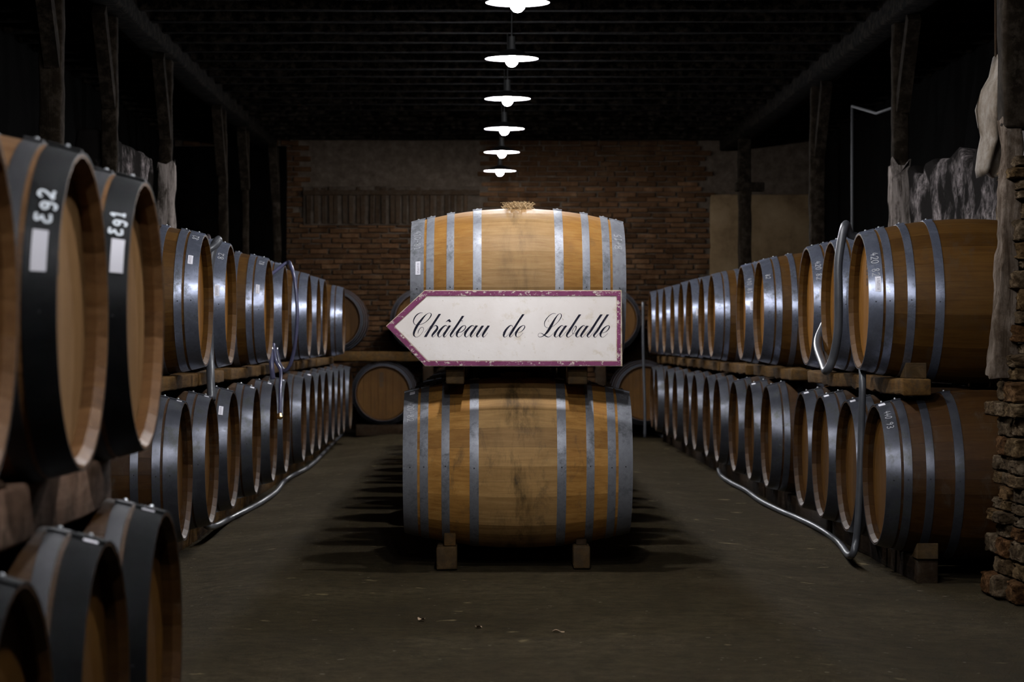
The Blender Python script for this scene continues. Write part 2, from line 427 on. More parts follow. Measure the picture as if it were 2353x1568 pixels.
# ------------------------------------------------------------------ room shell
X0, X1, Y0, Y1, ZC = -3.7, 4.05, -1.5, 29.1, 3.62
def floor():
    nx, ny = 120, 160
    v, f = [], []
    for j in range(ny + 1):
        y = Y0 + (Y1 + 0.3 - Y0) * j / ny
        for i in range(nx + 1):
            x = X0 - .3 + (X1 + .6 - X0) * i / nx
            n = noise.noise(Vector((x * 1.3, y * 1.3, 0))) * 0.006 + noise.noise(Vector((x * 5, y * 5, 3))) * 0.002
            v.append((x, y, fz(x) + n - 0.004))
    for j in range(ny):
        for i in range(nx):
            a = j * (nx + 1) + i; f.append((a, a + 1, a + nx + 2, a + nx + 1))
    return tag(mesh_obj('floor', v, f, M['floor'], smooth=True), kind='structure')
floor()
def wall(name, x0, x1, y0, y1, z0, z1, mat):
    v, f = box_data(x0, x1, y0, y1, z0, z1)
    return tag(mesh_obj(name, v, f, mat), kind='structure')
wall('wall_left', X0 - .3, X0, Y0, Y1 + .3, -.1, ZC, M['dark_wall'])
wall('wall_right', X1, X1 + .3, Y0, Y1 + .3, -.1, ZC, M['dark_wall'])
wall('wall_front', X0 - .3, X1 + .3, Y0 - .3, Y0, -.1, ZC, M['dark_wall'])
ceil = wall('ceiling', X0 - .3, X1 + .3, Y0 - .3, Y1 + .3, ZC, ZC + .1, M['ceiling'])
me_j = None
yj = 0.2; k = 0
while yj < Y1 - .3:
    v, f = rough_box(X0, X1, -0.07, 0.07, -0.17, 0, 0.5, 0.01, k % 4, 0.0, 0.015)
    if k < 4:
        o = mesh_obj('joist', v, f, M['ceiling'], ceil); J = o.data if k == 0 else J
        (JM := globals().setdefault('JMS', [])).append(o.data)
    else:
        o = bpy.data.objects.new('joist', JMS[k % 4]); COL.objects.link(o); o.parent = ceil
    o.location = (0, yj, ZC); yj += 0.62 + R.uniform(-.04, .04); k += 1

# back wall: mortar core, single bricks, plaster field
bw = wall('wall_back', X0 - .3, X1 + .3, Y1, Y1 + .3, -.1, ZC, M['mortar'])
protos = []
for i in range(8):
    L, H = 0.21 + 0.012 * (i % 3), 0.044 + 0.004 * (i % 4)
    v, f = box_data(-L / 2, L / 2, -0.035, 0.02, -H / 2, H / 2, 0.006)
    v = [Vector(p) + noise.noise_vector(Vector(p) * 14 + Vector((i * 9, 0, 0))) * 0.006 for p in v]
    me = bpy.data.meshes.new('brick'); me.from_pydata([tuple(p) for p in v], [], f); me.materials.append(M['brick']); protos.append(me)
cells = []
z = 0.03; row = 0
while z < 3.55:
    x = X0 + 0.1 + (0.115 if row % 2 else 0) + R.uniform(-.02, .02)
    while x < 2.70:
        if not (x > -2.15 and x < 0.05 and z > 2.46): cells.append((x, z + R.uniform(-.004, .004)))
        x += 0.235 + R.uniform(-.008, .012)
    z += 0.062; row += 1
def score(c):
    p = (VPX + c[0] * FPX / Y1, VPY - (c[1] - CAM_H) * FPX / Y1)
    if 940 < p[0] < 1432 and p[1] > 500: return 9
    if p[0] < 690 or p[0] > 1650: return 8
    return 0 + abs(p[1] - 590) / 200 + (3 if p[1] > 680 else 0) + (3 if p[1] < 430 else 0)
cells.sort(key=score)
for c in cells[:298]:
    o = bpy.data.objects.new('brick', R.choice(protos)); COL.objects.link(o); o.parent = bw
    o.location = (c[0], Y1 + R.uniform(-.006, .008), c[1]); o.rotation_euler = (0, R.uniform(-.015, .015), 0)
v, f = [], []
for c in cells[298:]:
    me = R.choice(protos); b = len(v); dy = R.uniform(-.006, .008)
    v += [(p.co.x + c[0], p.co.y + Y1 + dy, p.co.z + c[1]) for p in me.vertices]
    f += [tuple(b + i for i in p.vertices) for p in me.polygons]
tag(mesh_obj('brickwork', v, f, M['brick'], bw), kind='stuff')
v, f = rough_box(2.74, X1, Y1 - 0.05, Y1 + .02, 0, 2.82, 0.2, 0.012, 3)
mesh_obj('plaster_field', v, f, M['plaster'], bw, smooth=True)
v, f = rough_box(-3.7, -2.35, Y1 - 0.05, Y1 + .02, 0, 3.4, 0.2, 0.012, 5)
mesh_obj('plaster_field', v, f, M['dark_wall'], bw, smooth=True)
# bracket of laths above the brickwork
lat = empty('lath_screen', (-1.05, Y1 - .06, 2.47))
tag(lat, 'screen of upright grey laths above the brick end wall', 'lath screen')
for i in range(24):
    x = -1.02 + i * 0.082 + R.uniform(-.015, .015)
    a = R.uniform(-.012, .012); h = 0.42 + R.uniform(-.05, .03)
    v, f = box_data(x - .028, x + .022, -0.02 + a, 0.005 + a, 0.0, h, 0.003)
    v = [(p[0] + (p[2] * R.uniform(-.02, .02)), p[1], p[2]) for p in v]
    mesh_obj('lath', v, f, M['beam_dark'], lat)
v, f = box_data(-1.1, 1.02, -0.055, -0.02, 0.34, 0.40, 0.004); mesh_obj('rail', v, f, M['beam_dark'], lat)
v, f = box_data(-1.1, 1.02, 0.006, 0.05, -.02, 0.45, 0.004); mesh_obj('backing_board', v, f, M['mortar'], lat)

# ------------------------------------------------------------------ side arcades: posts, headers, infill
def header(name, x0, x1, y0, y1, z0, z1, s):
    v, f = rough_box(x0, x1, y0, y1, z0, z1, 0.3, 0.012, s, 0.02, 0.02)
    return tag(mesh_obj(name, v, f, M['ceiling'], smooth=True, angle=50), kind='structure')
header('trim_1', -2.70, -2.46, Y0, Y1, 3.34, 3.54, 1)
header('trim_2', 2.86, 3.10, Y0, Y1, 3.34, 3.54, 2)
def post(x, y, w_, z0, z1, lab, seed, mat='post', pale=0, grp=None, brace=True, cat='post'):
    t_ = empty('timber_post', (x, y, z0)); tag(t_, lab, cat, grp)
    v, f = rough_box(-w_ / 2, w_ / 2, -w_ / 2, w_ / 2, 0, z1 - z0, 0.10, 0.010, seed, 0.03, 0.012)
    mesh_obj('shaft', v, f, M[mat], t_, smooth=True, angle=50)
    if pale:
        v, f = rough_box(-w_ / 2 - .014, w_ / 2 + .014, -w_ / 2 - .014, w_ / 2 + .014, 0, pale - z0, 0.06, 0.016, seed + 5, 0.02, 0.012)
        v = [Vector((p[0], p[1], p[2] - (0.5 * abs(noise.noise(Vector((p[0] * 17, p[1] * 17, seed)))) if p[2] > pale - z0 - .05 else 0))) for p in v]
        mesh_obj('peeling_limewash', v, f, M['post_flaking'], t_, smooth=True, angle=50)
    if brace:
        for s in (-1,):
            P = [Vector((0, s * .04, z1 - z0 - .62)), Vector((0, s * .5, z1 - z0 - .02))]
            d = (P[1] - P[0]).normalized(); u = Vector((1, 0, 0)); n = d.cross(u)
            vv = []
            for p in P:
                for a, b in ((-.045, -.05), (.045, -.05), (.045, .05), (-.045, .05)): vv.append(p + u * a + n * b)
            mesh_obj('brace', vv, [(0, 1, 2, 3), (7, 6, 5, 4), (0, 4, 5, 1), (1, 5, 6, 2), (2, 6, 7, 3), (3, 7, 4, 0)], M[mat], t_)
    return t_
LP = [(-2.55, 14.4, .13, 'dark timber post rising behind the black hooped barrel marked Eg2', 0),
      (-2.60, 16.9, .11, 'thin dark post between the thick post and the flaking one', 0),
      (-2.56, 19.6, .11, 'timber post with pale flaking limewash, above the topmost barrel marked Eg1', 2.55),
      (-2.56, 23.8, .095, 'brown timber post, first beyond the flaking limewashed one', 0),
      (-2.56, 26.2, .07, 'slim brown post, second beyond the flaking limewashed one', 0),
      (-2.42, 28.4, .09, 'timber post standing against the edge of the brick end wall', 0)]
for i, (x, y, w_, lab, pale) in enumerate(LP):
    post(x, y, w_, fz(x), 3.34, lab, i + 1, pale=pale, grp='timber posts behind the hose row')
RP = [(2.99, 17.25, .115, 'timber post with greyish lower half beside the flaking white wall', 2.38),
      (3.005, 21.6, .13, 'dark post standing between the thin steel frame and the tan plaster', 0),
      (2.96, 27.3, .14, 'black looking post with a crosspiece in front of the plastered end wall', 0)]
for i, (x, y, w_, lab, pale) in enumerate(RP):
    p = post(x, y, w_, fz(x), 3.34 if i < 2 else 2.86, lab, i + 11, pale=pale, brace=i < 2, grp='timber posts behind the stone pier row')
    if i == 2:
        v, f = rough_box(-.10, .22, -.07, .07, 2.80, 2.90, 0.1, 0.006, 3); mesh_obj('crosspiece', v, f, M['post'], p)
        v, f = rough_box(-.07, .07, -.07, .07, 2.86, 3.42, 0.1, 0.006, 3); mesh_obj('upper_shaft', v, f, M['post'], p)
v, f = rough_box(3.02, 3.25, 13.2, 17.1, -.05, 2.30, 0.16, 0.03, 6, 0.0, 0.03)
v = [Vector((p[0], p[1], p[2] - (0.25 * abs(noise.noise(Vector((p[1] * 1.7, 2, 0)))) if p[2] > 1.9 else 0))) for p in v]
tag(mesh_obj('wall_infill_east', v, f, M['lime'], smooth=True), kind='structure')
v, f = rough_box(-2.85, -2.66, 16.9, 19.5, -.05, 2.55, 0.16, 0.03, 8, 0.0, 0.03)
tag(mesh_obj('wall_infill_west', v, f, M['lime'], smooth=True), kind='structure')
# steel frame
path = [at(1948, 560, 19.6), at(1955, 380, 19.6), at(1963, 240, 19.6)]
path[0].x = path[1].x = path[2].x = 3.0
v1, f1 = tube_data([Vector((3.0, 19.6, -.05)), Vector((3.0, 19.6, 2.2)), Vector((3.0, 19.6, 2.97))], 0.012, 8)
v2, f2 = tube_data([Vector((3.0, 19.6, 2.97)), Vector((3.0, 18.4, 2.80)), Vector((3.0, 17.35, 2.76))], 0.012, 8)
fr = empty('steel_frame', (3.0, 19.6, 0)); tag(fr, 'thin steel angle frame hanging in the dark opening between two posts', 'frame')
for nm, vv, ff in (('upright', v1, f1), ('crossbar', v2, f2)):
    mesh_obj(nm, [Vector(p) - Vector((3.0, 19.6, 0)) for p in vv], ff, M['steel'], fr, smooth=True)

# ------------------------------------------------------------------ stone pier with a weathered post on it
pier = empty('stone_pier', (2.275, 10.3, fz(2.2))); tag(pier, 'rubble stone pier with flat rough stones carrying a weathered post', 'pier')
stones = []
for i in range(9):
    v, f = rough_box(-.5, .5, -.5, .5, -.5, .5, 0.16, 0.09, i + 20, 0, 0.10)
    v = [p + noise.noise_vector(p * 11 + Vector((i, 0, 0))) * 0.035 for p in v]
    me = bpy.data.meshes.new('stone'); me.from_pydata([tuple(p) for p in v], [], f); me.materials.append(M['stone'])
    me.polygons.foreach_set('use_smooth', [True] * len(me.polygons)); stones.append(me)
v, f = rough_box(0.16, 1.0, 0.28, 0.42, 0, 1.95, 0.3, 0.02, 2); mesh_obj('rubble_core', v, f, M['mortar'], pier)
zz = 0.0; r_ = 0
while zz < 1.93:
    h = R.uniform(0.04, 0.10)
    lo = zz < 0.93
    for face in ('f', 's'):
        x = (0.0 if lo else 0.05) + R.uniform(-.035, .03) + max(0, 0.06 - 0) * (0.5 - zz if zz < .5 else 0) * -.6
        if face == 'f':
            while x < 0.85:
                wd = R.uniform(0.12, 0.26)
                o = bpy.data.objects.new('stone', R.choice(stones)); COL.objects.link(o); o.parent = pier
                o.location = (x + wd / 2, (0.06 if lo else 0.27) + R.uniform(-.02, .02), zz + h / 2); o.scale = (wd * .98, 0.20, h * .95)
                o.rotation_euler = (0, R.uniform(-.05, .05), R.choice((0, math.pi)) + R.uniform(-.05, .05)); x += wd
        else:
            y = 0.18 if lo else 0.3
            while y < 0.38:
                wd = R.uniform(0.12, 0.22)
                o = bpy.data.objects.new('stone', R.choice(stones)); COL.objects.link(o); o.parent = pier
                o.location = (x + .07, y + wd / 2, zz + h / 2); o.scale = (0.16, wd * .98, h * .95)
                o.rotation_euler = (0, R.uniform(-.05, .05), R.uniform(-.05, .05)); y += wd
    zz += h; r_ += 1
# its post: leans a little, split and crooked
wp = empty('weathered_post', (2.285, 10.62, 0.905)); tag(wp, 'weathered crooked timber post standing on the rubble stone pier', 'post')
v, f = rough_box(-.055, .04, -.06, .06, 0.0, 1.15, 0.03, 0.020, 31, 0.02, 0.012)
v = [Vector((p[0] * (1 + .25 * max(0, 1 - p[2] / .25)) + 0.05 * min(1, p[2] / 0.9), p[1], p[2])) for p in v]
mesh_obj('shaft', v, f, M['post_weathered'], wp, smooth=True, angle=40)
v, f = rough_box(-.01, .20, -.08, .08, 1.10, ZC - .905 - .17, 0.1, 0.012, 32, 0.0, 0.015)
mesh_obj('upper_shaft', v, f, M['post'], wp, smooth=True, angle=40)

# hanging pale cured piece / sacking beside the post
def hanging():
    Y = 11.3
    rows = [(130, 2286, 2300), (170, 2276, 2304), (200, 2258, 2308), (250, 2245, 2312), (290, 2250, 2314), (320, 2256, 2314), (350, 2250, 2312), (385, 2246, 2306), (402, 2250, 2302)]
    v, f = [], []
    n = 15
    for i, (py, a, b) in enumerate(rows):
        for k in range(n):
            t = k / (n - 1); px = a + (b - a) * t
            p = at(px, py + 6 * math.sin(t * 9 + i), Y)
            p.y += 0.05 * math.sin(t * 7 + i * .5) * min(1, i / 3) - 0.09 * math.sin(math.pi * t)
            v.append(p)
    m = len(v)
    for p in list(v): v.append(Vector((p.x, Y + 0.05 + (Y - p.y) * .5, p.z)))
    for i in range(len(rows) - 1):
        for k in range(n - 1):
            a = i * n + k; f.append((a, a + 1, a + n + 1, a + n)); f.append((m + a, m + a + n, m + a + n + 1, m + a + 1))
    L = len(rows) - 1
    for k in range(n - 1):
        f.append((k, m + k, m + k + 1, k + 1)); a = L * n + k; f.append((a, a + 1, m + a + 1, m + a))
    for i in range(L):
        a = i * n; f.append((a, a + n, m + a + n, m + a)); a = i * n + n - 1; f.append((a, m + a, m + a + n, a + n))
    base = at(2290, 130, Y)
    root = empty('hanging_sack', base); tag(root, 'pale crumpled sack hanging behind the weathered post', 'sack')
    mesh_obj('cloth', [p - base for p in v], f, M['cloth'], root, smooth=True)
    vv, ff = tube_data([Vector((0, 0.02, -.03)), Vector((.0, 0.02, .5)), Vector((0.01, 0.02, ZC - base.z - .16))], 0.006, 6)
    mesh_obj('cord', vv, ff, M['beam_dark'], root)
hanging()

# ------------------------------------------------------------------ barrels
BR, BE, BL = 0.405, 0.332, 0.53          # bilge radius, end radius, half length
def prof(x): return BR - (BR - BE) * (x / BL) ** 2
NST = 30
RS = random.Random(5)
cuts = [0.0]
for i in range(NST): cuts.append(cuts[-1] + RS.uniform(0.75, 1.25))
cuts = [c / cuts[-1] * 2 * math.pi for c in cuts]
def P3(x, r, a): return Vector((x, -r * math.cos(a), r * math.sin(a)))
def stave_data(a0, a1, nx=12, na=2, gap=0.00025):
    g = gap / BR; a0 += g; a1 -= g
    v, f = [], []; th = 0.026
    xs = [-BL, -BL + 0.022] + [-BL + 2 * BL * i / nx for i in range(1, nx)] + [BL - 0.022, BL]; nx = len(xs) - 1
    cols = [(a0 + g * 1.2, -0.0)] + []
    ang = [a0 + (a1 - a0) * k / na for k in range(na + 1)]
    for x in xs:
        r = prof(x)
        for k, a in enumerate(ang): v.append(P3(x, r, a))
        for a in (a1, a0): v.append(P3(x, r - (0.007 if abs(x) > BL - .001 else th), a))
    m = na + 3
    for i in range(nx):
        for k in range(m):
            a = i * m + k; b = i * m + (k + 1) % m; f.append((a, b, b + m, a + m))
    f.append(tuple(range(m))[::-1]); f.append(tuple(nx * m + k for k in range(m)))
    return v, f
def hoop_data(x0, x1, lift=0.0028, th=0.0022, seg=72):
    v, f = [], []
    ra, rb = prof(x0) + lift, prof(x1) + lift
    pr = [(x0, ra - th - .001), (x0, ra), ((x0 + x1) / 2, prof((x0 + x1) / 2) + lift + .0004), (x1, rb), (x1, rb - th - .001)]
    n = len(pr)
    for s in range(seg):
        a = 2 * math.pi * s / seg
        for x, r in pr: v.append(P3(x, r, a))
    for s in range(seg):
        for k in range(n):
            a = s * n + k; b = s * n + (k + 1) % n; c = ((s + 1) % seg) * n
            f.append((a, c + k, c + (k + 1) % n, b))
    return v, f
def plank_data(y0, y1, x, sgn, rad=0.311, th=0.02):
    g = 0.0009
    y0 += g; y1 -= g; n = 6; v = []
    top = []; bot = []
    for k in range(n + 1):
        y = y0 + (y1 - y0) * k / n; y = max(-rad + 1e-4, min(rad - 1e-4, y)); h = math.sqrt(rad * rad - y * y)
        top.append((y, h)); bot.append((y, -h))
    loop = top + bot[::-1]; N = len(loop)
    # front face with a tiny chamfer along the joints
    v = [(x, a, b) for a, b in loop] + [(x - sgn * th, a, b) for a, b in loop]
    f = [tuple(range(N)) if sgn < 0 else tuple(range(N))[::-1], tuple(range(N, 2 * N))[::-1] if sgn < 0 else tuple(range(N, 2 * N))]
    for k in range(N): q = (k, k + N, (k + 1) % N + N, (k + 1) % N); f.append(q if sgn < 0 else q[::-1])
    return v, f
HOOPS = [(-0.531, -0.464), (-0.452, -0.414), (-0.352, -0.315), (-0.222, -0.180)]
HOOPS = HOOPS + [(-b, -a) for a, b in HOOPS[::-1]]
PC = [-0.311, -0.215, -0.12, -0.035, 0.06, 0.145, 0.235, 0.311]
HX = BL - 0.048

def rivet_at(x, a, r=0.0045, h=0.0028, name='rivet', mat=None):
    c = P3(x, prof(x) + 0.0028, a); n = P3(0, 1, a); u = Vector((1, 0, 0)); w_ = n.cross(u)
    v = []; f = []
    for lv, (rr, hh) in enumerate(((r, -.001), (r * .85, h * .7), (r * .4, h))):
        for k in range(8):
            an = math.pi * k / 4; v.append(c + (u * math.cos(an) + w_ * math.sin(an)) * rr + n * hh)
    for l_ in range(2):
        for k in range(8): a_ = l_ * 8 + k; b_ = l_ * 8 + (k + 1) % 8; f.append((a_, a_ + 8, b_ + 8, b_))
    f.append(tuple(range(16, 24))[::-1])
    return v, f

def clip_data(x0, x1, a):
    """raised overlap of the hoop ends, near the top"""
    v = []; f = []
    for x in (x0 - .002, x1 + .002):
        for aa in (a - 0.022, a + 0.022):
            for l_ in (0.002, 0.0085): v.append(P3(x, prof(x) + l_, aa))
    f = [(0, 1, 3, 2), (4, 6, 7, 5), (0, 4, 5, 1), (2, 3, 7, 6), (1, 5, 7, 3), (0, 2, 6, 4)]
    return v, f

def make_barrel(name, near=True):
    root = empty(name); CH[root.name] = []
    if near:
        for i in range(NST):
            v, f = stave_data(cuts[i], cuts[i + 1])
            adopt(mesh_obj('stave', v, f, M['oak_row'], root, smooth=True, angle=35))
    else:
        v, f = [], []
        for i in range(NST):
            a, b = stave_data(cuts[i], cuts[i + 1], 8, 1); n = len(v); v += a; f += [tuple(n + k for k in q) for q in b]
        adopt(mesh_obj('stave_shell', v, f, M['oak_row'], root, smooth=True, angle=35))
    for hi, (x0, x1) in enumerate(HOOPS):
        v, f = hoop_data(x0, x1, seg=72 if near else 40)
        h = mesh_obj('hoop', v, f, M['zinc'], root, smooth=True, angle=40); adopt(h); CH[h.name] = []
        xm = (x0 + x1) / 2
        if near:
            a = -0.02 + 0.01 * (hi % 3)
            v, f = rivet_at(xm, a, 0.0035, 0.002); adopt(mesh_obj('rivet', v, f, M['rivet_dark'], h))
            for da in (0.08,):
                v, f = rivet_at(xm, math.pi / 2 - 0.12 + da, 0.007, 0.009); adopt(mesh_obj('rivet', v, f, M['rivet'], h))
            v, f = clip_data(x0, x1, math.pi / 2 - 0.12); adopt(mesh_obj('hoop_overlap', v, f, M['zinc'], h))
    for s in (-1, 1):
        if near:
            for k in range(7):
                v, f = plank_data(PC[k], PC[k + 1], s * HX, s)
                adopt(mesh_obj('head_board', v, f, M['oak_head'], root))
        else:
            v, f = [], []
            for k in range(7):
                a, b = plank_data(PC[k], PC[k + 1], s * HX, s); n = len(v); v += a; f += [tuple(n + q for q in w_) for w_ in b]
            adopt(mesh_obj('head', v, f, M['oak_head'], root))
    return root

SRC_N = make_barrel('oak_barrel', True)
SRC_F = make_barrel('oak_barrel', False)
used = set()
def set_mat(o, m):
    o.material_slots[0].link = 'OBJECT'; o.material_slots[0].material = m
def barrel(x, y, z, s, lab, grp, near=True, wood='oak_row', head='oak_head', zinc='zinc', end=None, roll=0.0, yaw=0.0):
    src = SRC_N if near else SRC_F
    if src.name not in used:
        used.add(src.name); r = src; first = True
    else:
        r = src.copy(); COL.objects.link(r); first = False
    r.location = (x, y, z); r.scale = (s, s, s); r.rotation_euler = (roll, 0, yaw)
    for g in ('label', 'category', 'group'):
        if g in r: del r[g]
    tag(r, lab, 'barrel', grp)
    out = []
    hi = 0
    for c in kids(src):
        if first: d = c
        else:
            d = c.copy(); COL.objects.link(d); d.parent = r
        nm = c.name.split('.')[0]
        if nm.startswith('stave'): set_mat(d, M[wood])
        elif nm.startswith('head'): set_mat(d, M[head])
        elif nm == 'hoop':
            hm = M[zinc]
            if hi in (0, 7) and end: hm = M[end]
            hi += 1
            set_mat(d, hm)
        out.append(d)
        for g in kids(c):
            if first: e = g
            else:
                e = g.copy(); COL.objects.link(e); e.parent = d
            if e.name.startswith('hoop_overlap'): set_mat(e, hm)
    # hide from the sharing list: the source's own children serve the first barrel
    return r

# writing on hoops -------------------------------------------------
GL = {
 '0': [[(.28, 1), (.08, .8), (.05, .4), (.22, .02), (.45, .15), (.52, .6), (.42, .95), (.26, 1)]],
 '1': [[(.1, .7), (.32, 1), (.32, 0)], [(.14, 0), (.5, 0)]],
 '2': [[(.05, .75), (.2, .98), (.45, .92), (.5, .68), (.28, .3), (.02, .03), (.3, .05), (.58, 0)]],
 '3': [[(.05, .95), (.3, 1), (.48, .82), (.38, .6), (.2, .53), (.45, .42), (.5, .18), (.3, 0), (.04, .08)]],
 '4': [[(.25, 1), (.05, .42), (.3, .38), (.58, .42)], [(.42, .68), (.40, 0)]],
 '5': [[(.5, 1), (.15, .98), (.1, .58), (.38, .6), (.5, .32), (.35, .04), (.05, .06)]],
 '8': [[(.3, .52), (.1, .75), (.28, 1), (.48, .8), (.3, .52), (.08, .25), (.28, 0), (.52, .22), (.3, .52)]],
 '9': [[(.48, .8), (.28, 1), (.08, .78), (.25, .55), (.46, .7), (.5, .85), (.46, .4), (.3, 0)]],
 '-': [[(.1, .5), (.45, .5)]], '.': [[(.2, .05), (.26, .05)]],
 'B': [[(.12, 0), (.12, 1)], [(-.05, .9), (.25, 1.02), (.5, .85), (.4, .6), (.14, .52), (.45, .42), (.52, .15), (.3, 0), (.0, .04)]],
 '+': [[(.28, .75), (.28, .2)], [(.06, .48), (.5, .48)]],
 'E': [[(.5, .95), (.15, 1), (.08, .85), (.3, .6), (.02, .35), (.1, .02), (.5, .05)], [(.12, .55), (.4, .58)]],
 'g': [[(.45, .6), (.25, .72), (.06, .5), (.2, .28), (.42, .4), (.46, .65), (.44, 0), (.3, -.25), (.05, -.15)]],
 ' ': []}
def ribbon(pts, w_):
    """list of (left, right) pairs in 2d"""
    L = []
    for i, p in enumerate(pts):
        a = pts[max(0, i - 1)]; b = pts[min(len(pts) - 1, i + 1)]
        d = (b[0] - a[0], b[1] - a[1]); n = math.hypot(*d) or 1
        ww = w_ if not callable(w_) else w_(i)
        L.append(((p[0] - d[1] / n * ww / 2, p[1] + d[0] / n * ww / 2), (p[0] + d[1] / n * ww / 2, p[1] - d[0] / n * ww / 2)))
    return L
def hoop_text(bar, txt, end, phi, h=0.034, adv=0.024, lw=0.0032, mat='chalk', jit=0.0):
    """end -1/+1; phi = angle up from the aisle-facing side; glyph tops point to the barrel's middle"""
    v, f = [], []; u = 0.0
    n = len(txt); tot = n * adv
    for ch in txt:
        for st in GL[ch]:
            pts = [(p.x, p.y) for p in catmull([(a * adv * 1.35, b * h, 0) for a, b in st], 4)] if len(st) > 2 else [(a * adv * 1.35, b * h) for a, b in st]
            rb = ribbon([(p[0] + u, p[1]) for p in pts], lw); b0 = len(v)
            for pr in rb:
                for (a, b) in pr:
                    x = end * (0.512 - b)
                    r = prof(x) + 0.0048
                    ang = phi + (1 if end > 0 else -1) * (a - tot / 2) / r
                    v.append(P3(x, r, ang))
            for i in range(len(rb) - 1):
                k = b0 + i * 2; f.append((k, k + 1, k + 3, k + 2))
        u += adv
    o = mesh_obj('chalk_writing', v, f, M[mat], bar); return o
def hoop_label(bar, end, phi, wd=0.026, ln=0.07, xo=0.50, lines=True):
    v, f = [], []
    for i in range(5):
        a = phi + (i / 4 - .5) * ln / BE
        for x in (end * xo, end * (xo - wd)): v.append(P3(x, prof(x) + 0.0052, a))
        for x in (end * xo, end * (xo - wd)): v.append(P3(x, prof(x) + 0.003, a))
    for i in range(4):
        k = i * 4; f += [(k, k + 1, k + 5, k + 4), (k, k + 4, k + 6, k + 2), (k + 1, k + 3, k + 7, k + 5)]
    f += [(0, 2, 3, 1), (16, 17, 19, 18)]
    if end > 0: f = [q[::-1] for q in f]
    o = mesh_obj('paper_label', v, f, M['paper'], bar)
    if lines:
        v, f = [], []
        for kx in (0.38, 0.62):
            for i in range(9):
                a0 = phi + (-.40 + i * .09) * ln / BE; a1 = a0 + R.uniform(.03, .075) * ln / BE
                x0 = end * (xo - wd * kx); x1 = x0 - end * wd * .12; b = len(v)
                for x, a in ((x0, a0), (x1, a0), (x1, a1), (x0, a1)): v.append(P3(x, prof(x) + 0.0056, a))
                f.append((b, b + 1, b + 2, b + 3))
        mesh_obj('label_print', v, f, M['paper_print'], o)
def head_brand(bar, end, y=0.0, z=0.235):
    x = end * (HX + 0.0012); v, f = [], []
    def q(y0, y1, z0, z1):
        b = len(v); v.extend([(x, y0, z0), (x, y1, z0), (x, y1, z1), (x, y0, z1)]); f.append((b, b + 1, b + 2, b + 3))
    q(y - .022, y - .016, z - .07, z + .05); q(y + .016, y + .022, z - .07, z + .05); q(y - .016, y + .016, z + .044, z + .05); q(y - .016, y + .016, z - .07, z - .064)
    for k in range(5): q(y - .012, y + .012, z - .055 + k * .021, z - .044 + k * .021)
    b = len(v)
    for k in range(12): an = math.pi * k / 6; v.append((x, y + .02 * math.cos(an), z - .105 + .02 * math.sin(an)))
    for k in range(12): an = math.pi * k / 6; v.append((x, y + .012 * math.cos(an), z - .105 + .012 * math.sin(an)))
    for k in range(12): f.append((b + k, b + (k + 1) % 12, b + 12 + (k + 1) % 12, b + 12 + k))
    mesh_obj('burnt_brand', v, f, M['brand'], bar)

# centre stack
CX, CY = 0.166, 11.6
c_low = barrel(CX, CY, 0.49, 1.01, 'dark-stained oak barrel on two blocks on the floor, below the arrow sign', 'centre stack', True, 'oak_centre_low', 'oak_head_low', 'zinc_centre')
c_up = barrel(CX + .002, CY, 1.322, 0.95, 'pale oak barrel topped by a jute tuft, behind the arrow sign', 'centre stack', True, 'oak_centre', 'oak_head', 'zinc_centre', end=None)
for c in c_up, c_low: del c['group']
hoop_text(c_up, '410-81', -1, math.radians(43), 0.030, 0.022, 0.0026)
hoop_label(c_up, -1, math.radians(16), 0.024, 0.066, 0.505)
hoop_text(c_up, 'B+15', 1, math.radians(42), 0.034, 0.026, 0.003)
hoop_text(c_low, '420-82', -1, math.radians(46), 0.030, 0.022, 0.0026)
hoop_label(c_low, -1, math.radians(73), 0.024, 0.03, 0.505, False)
hoop_text(c_low, '825', 1, math.radians(66), 0.030, 0.018, 0.0026)

ORDB = ['second', 'third', 'fourth', 'fifth', 'sixth', 'seventh', 'eighth', 'ninth', 'tenth', 'eleventh', 'twelfth', 'thirteenth', 'fourteenth', 'fifteenth']
for k in range(14):
    y = CY + 0.90 * (k + 1) + R.uniform(-.02, .02)
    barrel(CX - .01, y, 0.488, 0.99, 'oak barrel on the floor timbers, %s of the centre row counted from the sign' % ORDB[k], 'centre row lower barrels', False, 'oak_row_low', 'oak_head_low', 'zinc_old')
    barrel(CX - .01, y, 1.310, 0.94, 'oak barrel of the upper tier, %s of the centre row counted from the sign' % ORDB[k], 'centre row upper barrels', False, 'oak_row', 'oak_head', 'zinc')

ORD = ['first', 'second', 'third', 'fourth', 'fifth', 'sixth', 'seventh', 'eighth', 'ninth', 'tenth', 'eleventh', 'twelfth', 'thirteenth', 'fourteenth', 'fifteenth']
RL = [11.52, 12.34, 13.2, 14.05, 15.86, 16.75, 17.8, 19.2, 20.05, 21.2, 22.05, 23.4, 24.25, 25.7, 26.6]
RU = [11.86, 12.90, 13.76, 16.16, 17.2, 19.45, 20.5, 21.55, 22.5, 23.5, 24.6, 25.7, 26.6]
LL = [11.6, 12.65, 13.8, 15.15, 16.4, 17.35, 19.1, 20.1, 21.0, 22.0, 23.0, 23.95, 24.8, 25.8]
LU = [12.24, 13.45, 15.9, 17.3, 19.6, 20.6, 21.5, 24.5]
NEAR = 18.9
B = {}
def row(tag_, ys, side, z, xh, wood, head, zinc, where, grp):
    for i, y in enumerate(ys):
        near = y < NEAR
        xo = R.uniform(-.012, .012); yaw = R.uniform(-.012, .012)
        lab = 'oak barrel, %s %s' % (ORD[i], where)
        B[tag_, i] = barrel(side * (abs(xh) + BL) + xo, y, z + R.uniform(-.004, .006), 0.997, lab, grp, near, wood, head, zinc, yaw=yaw, roll=0)
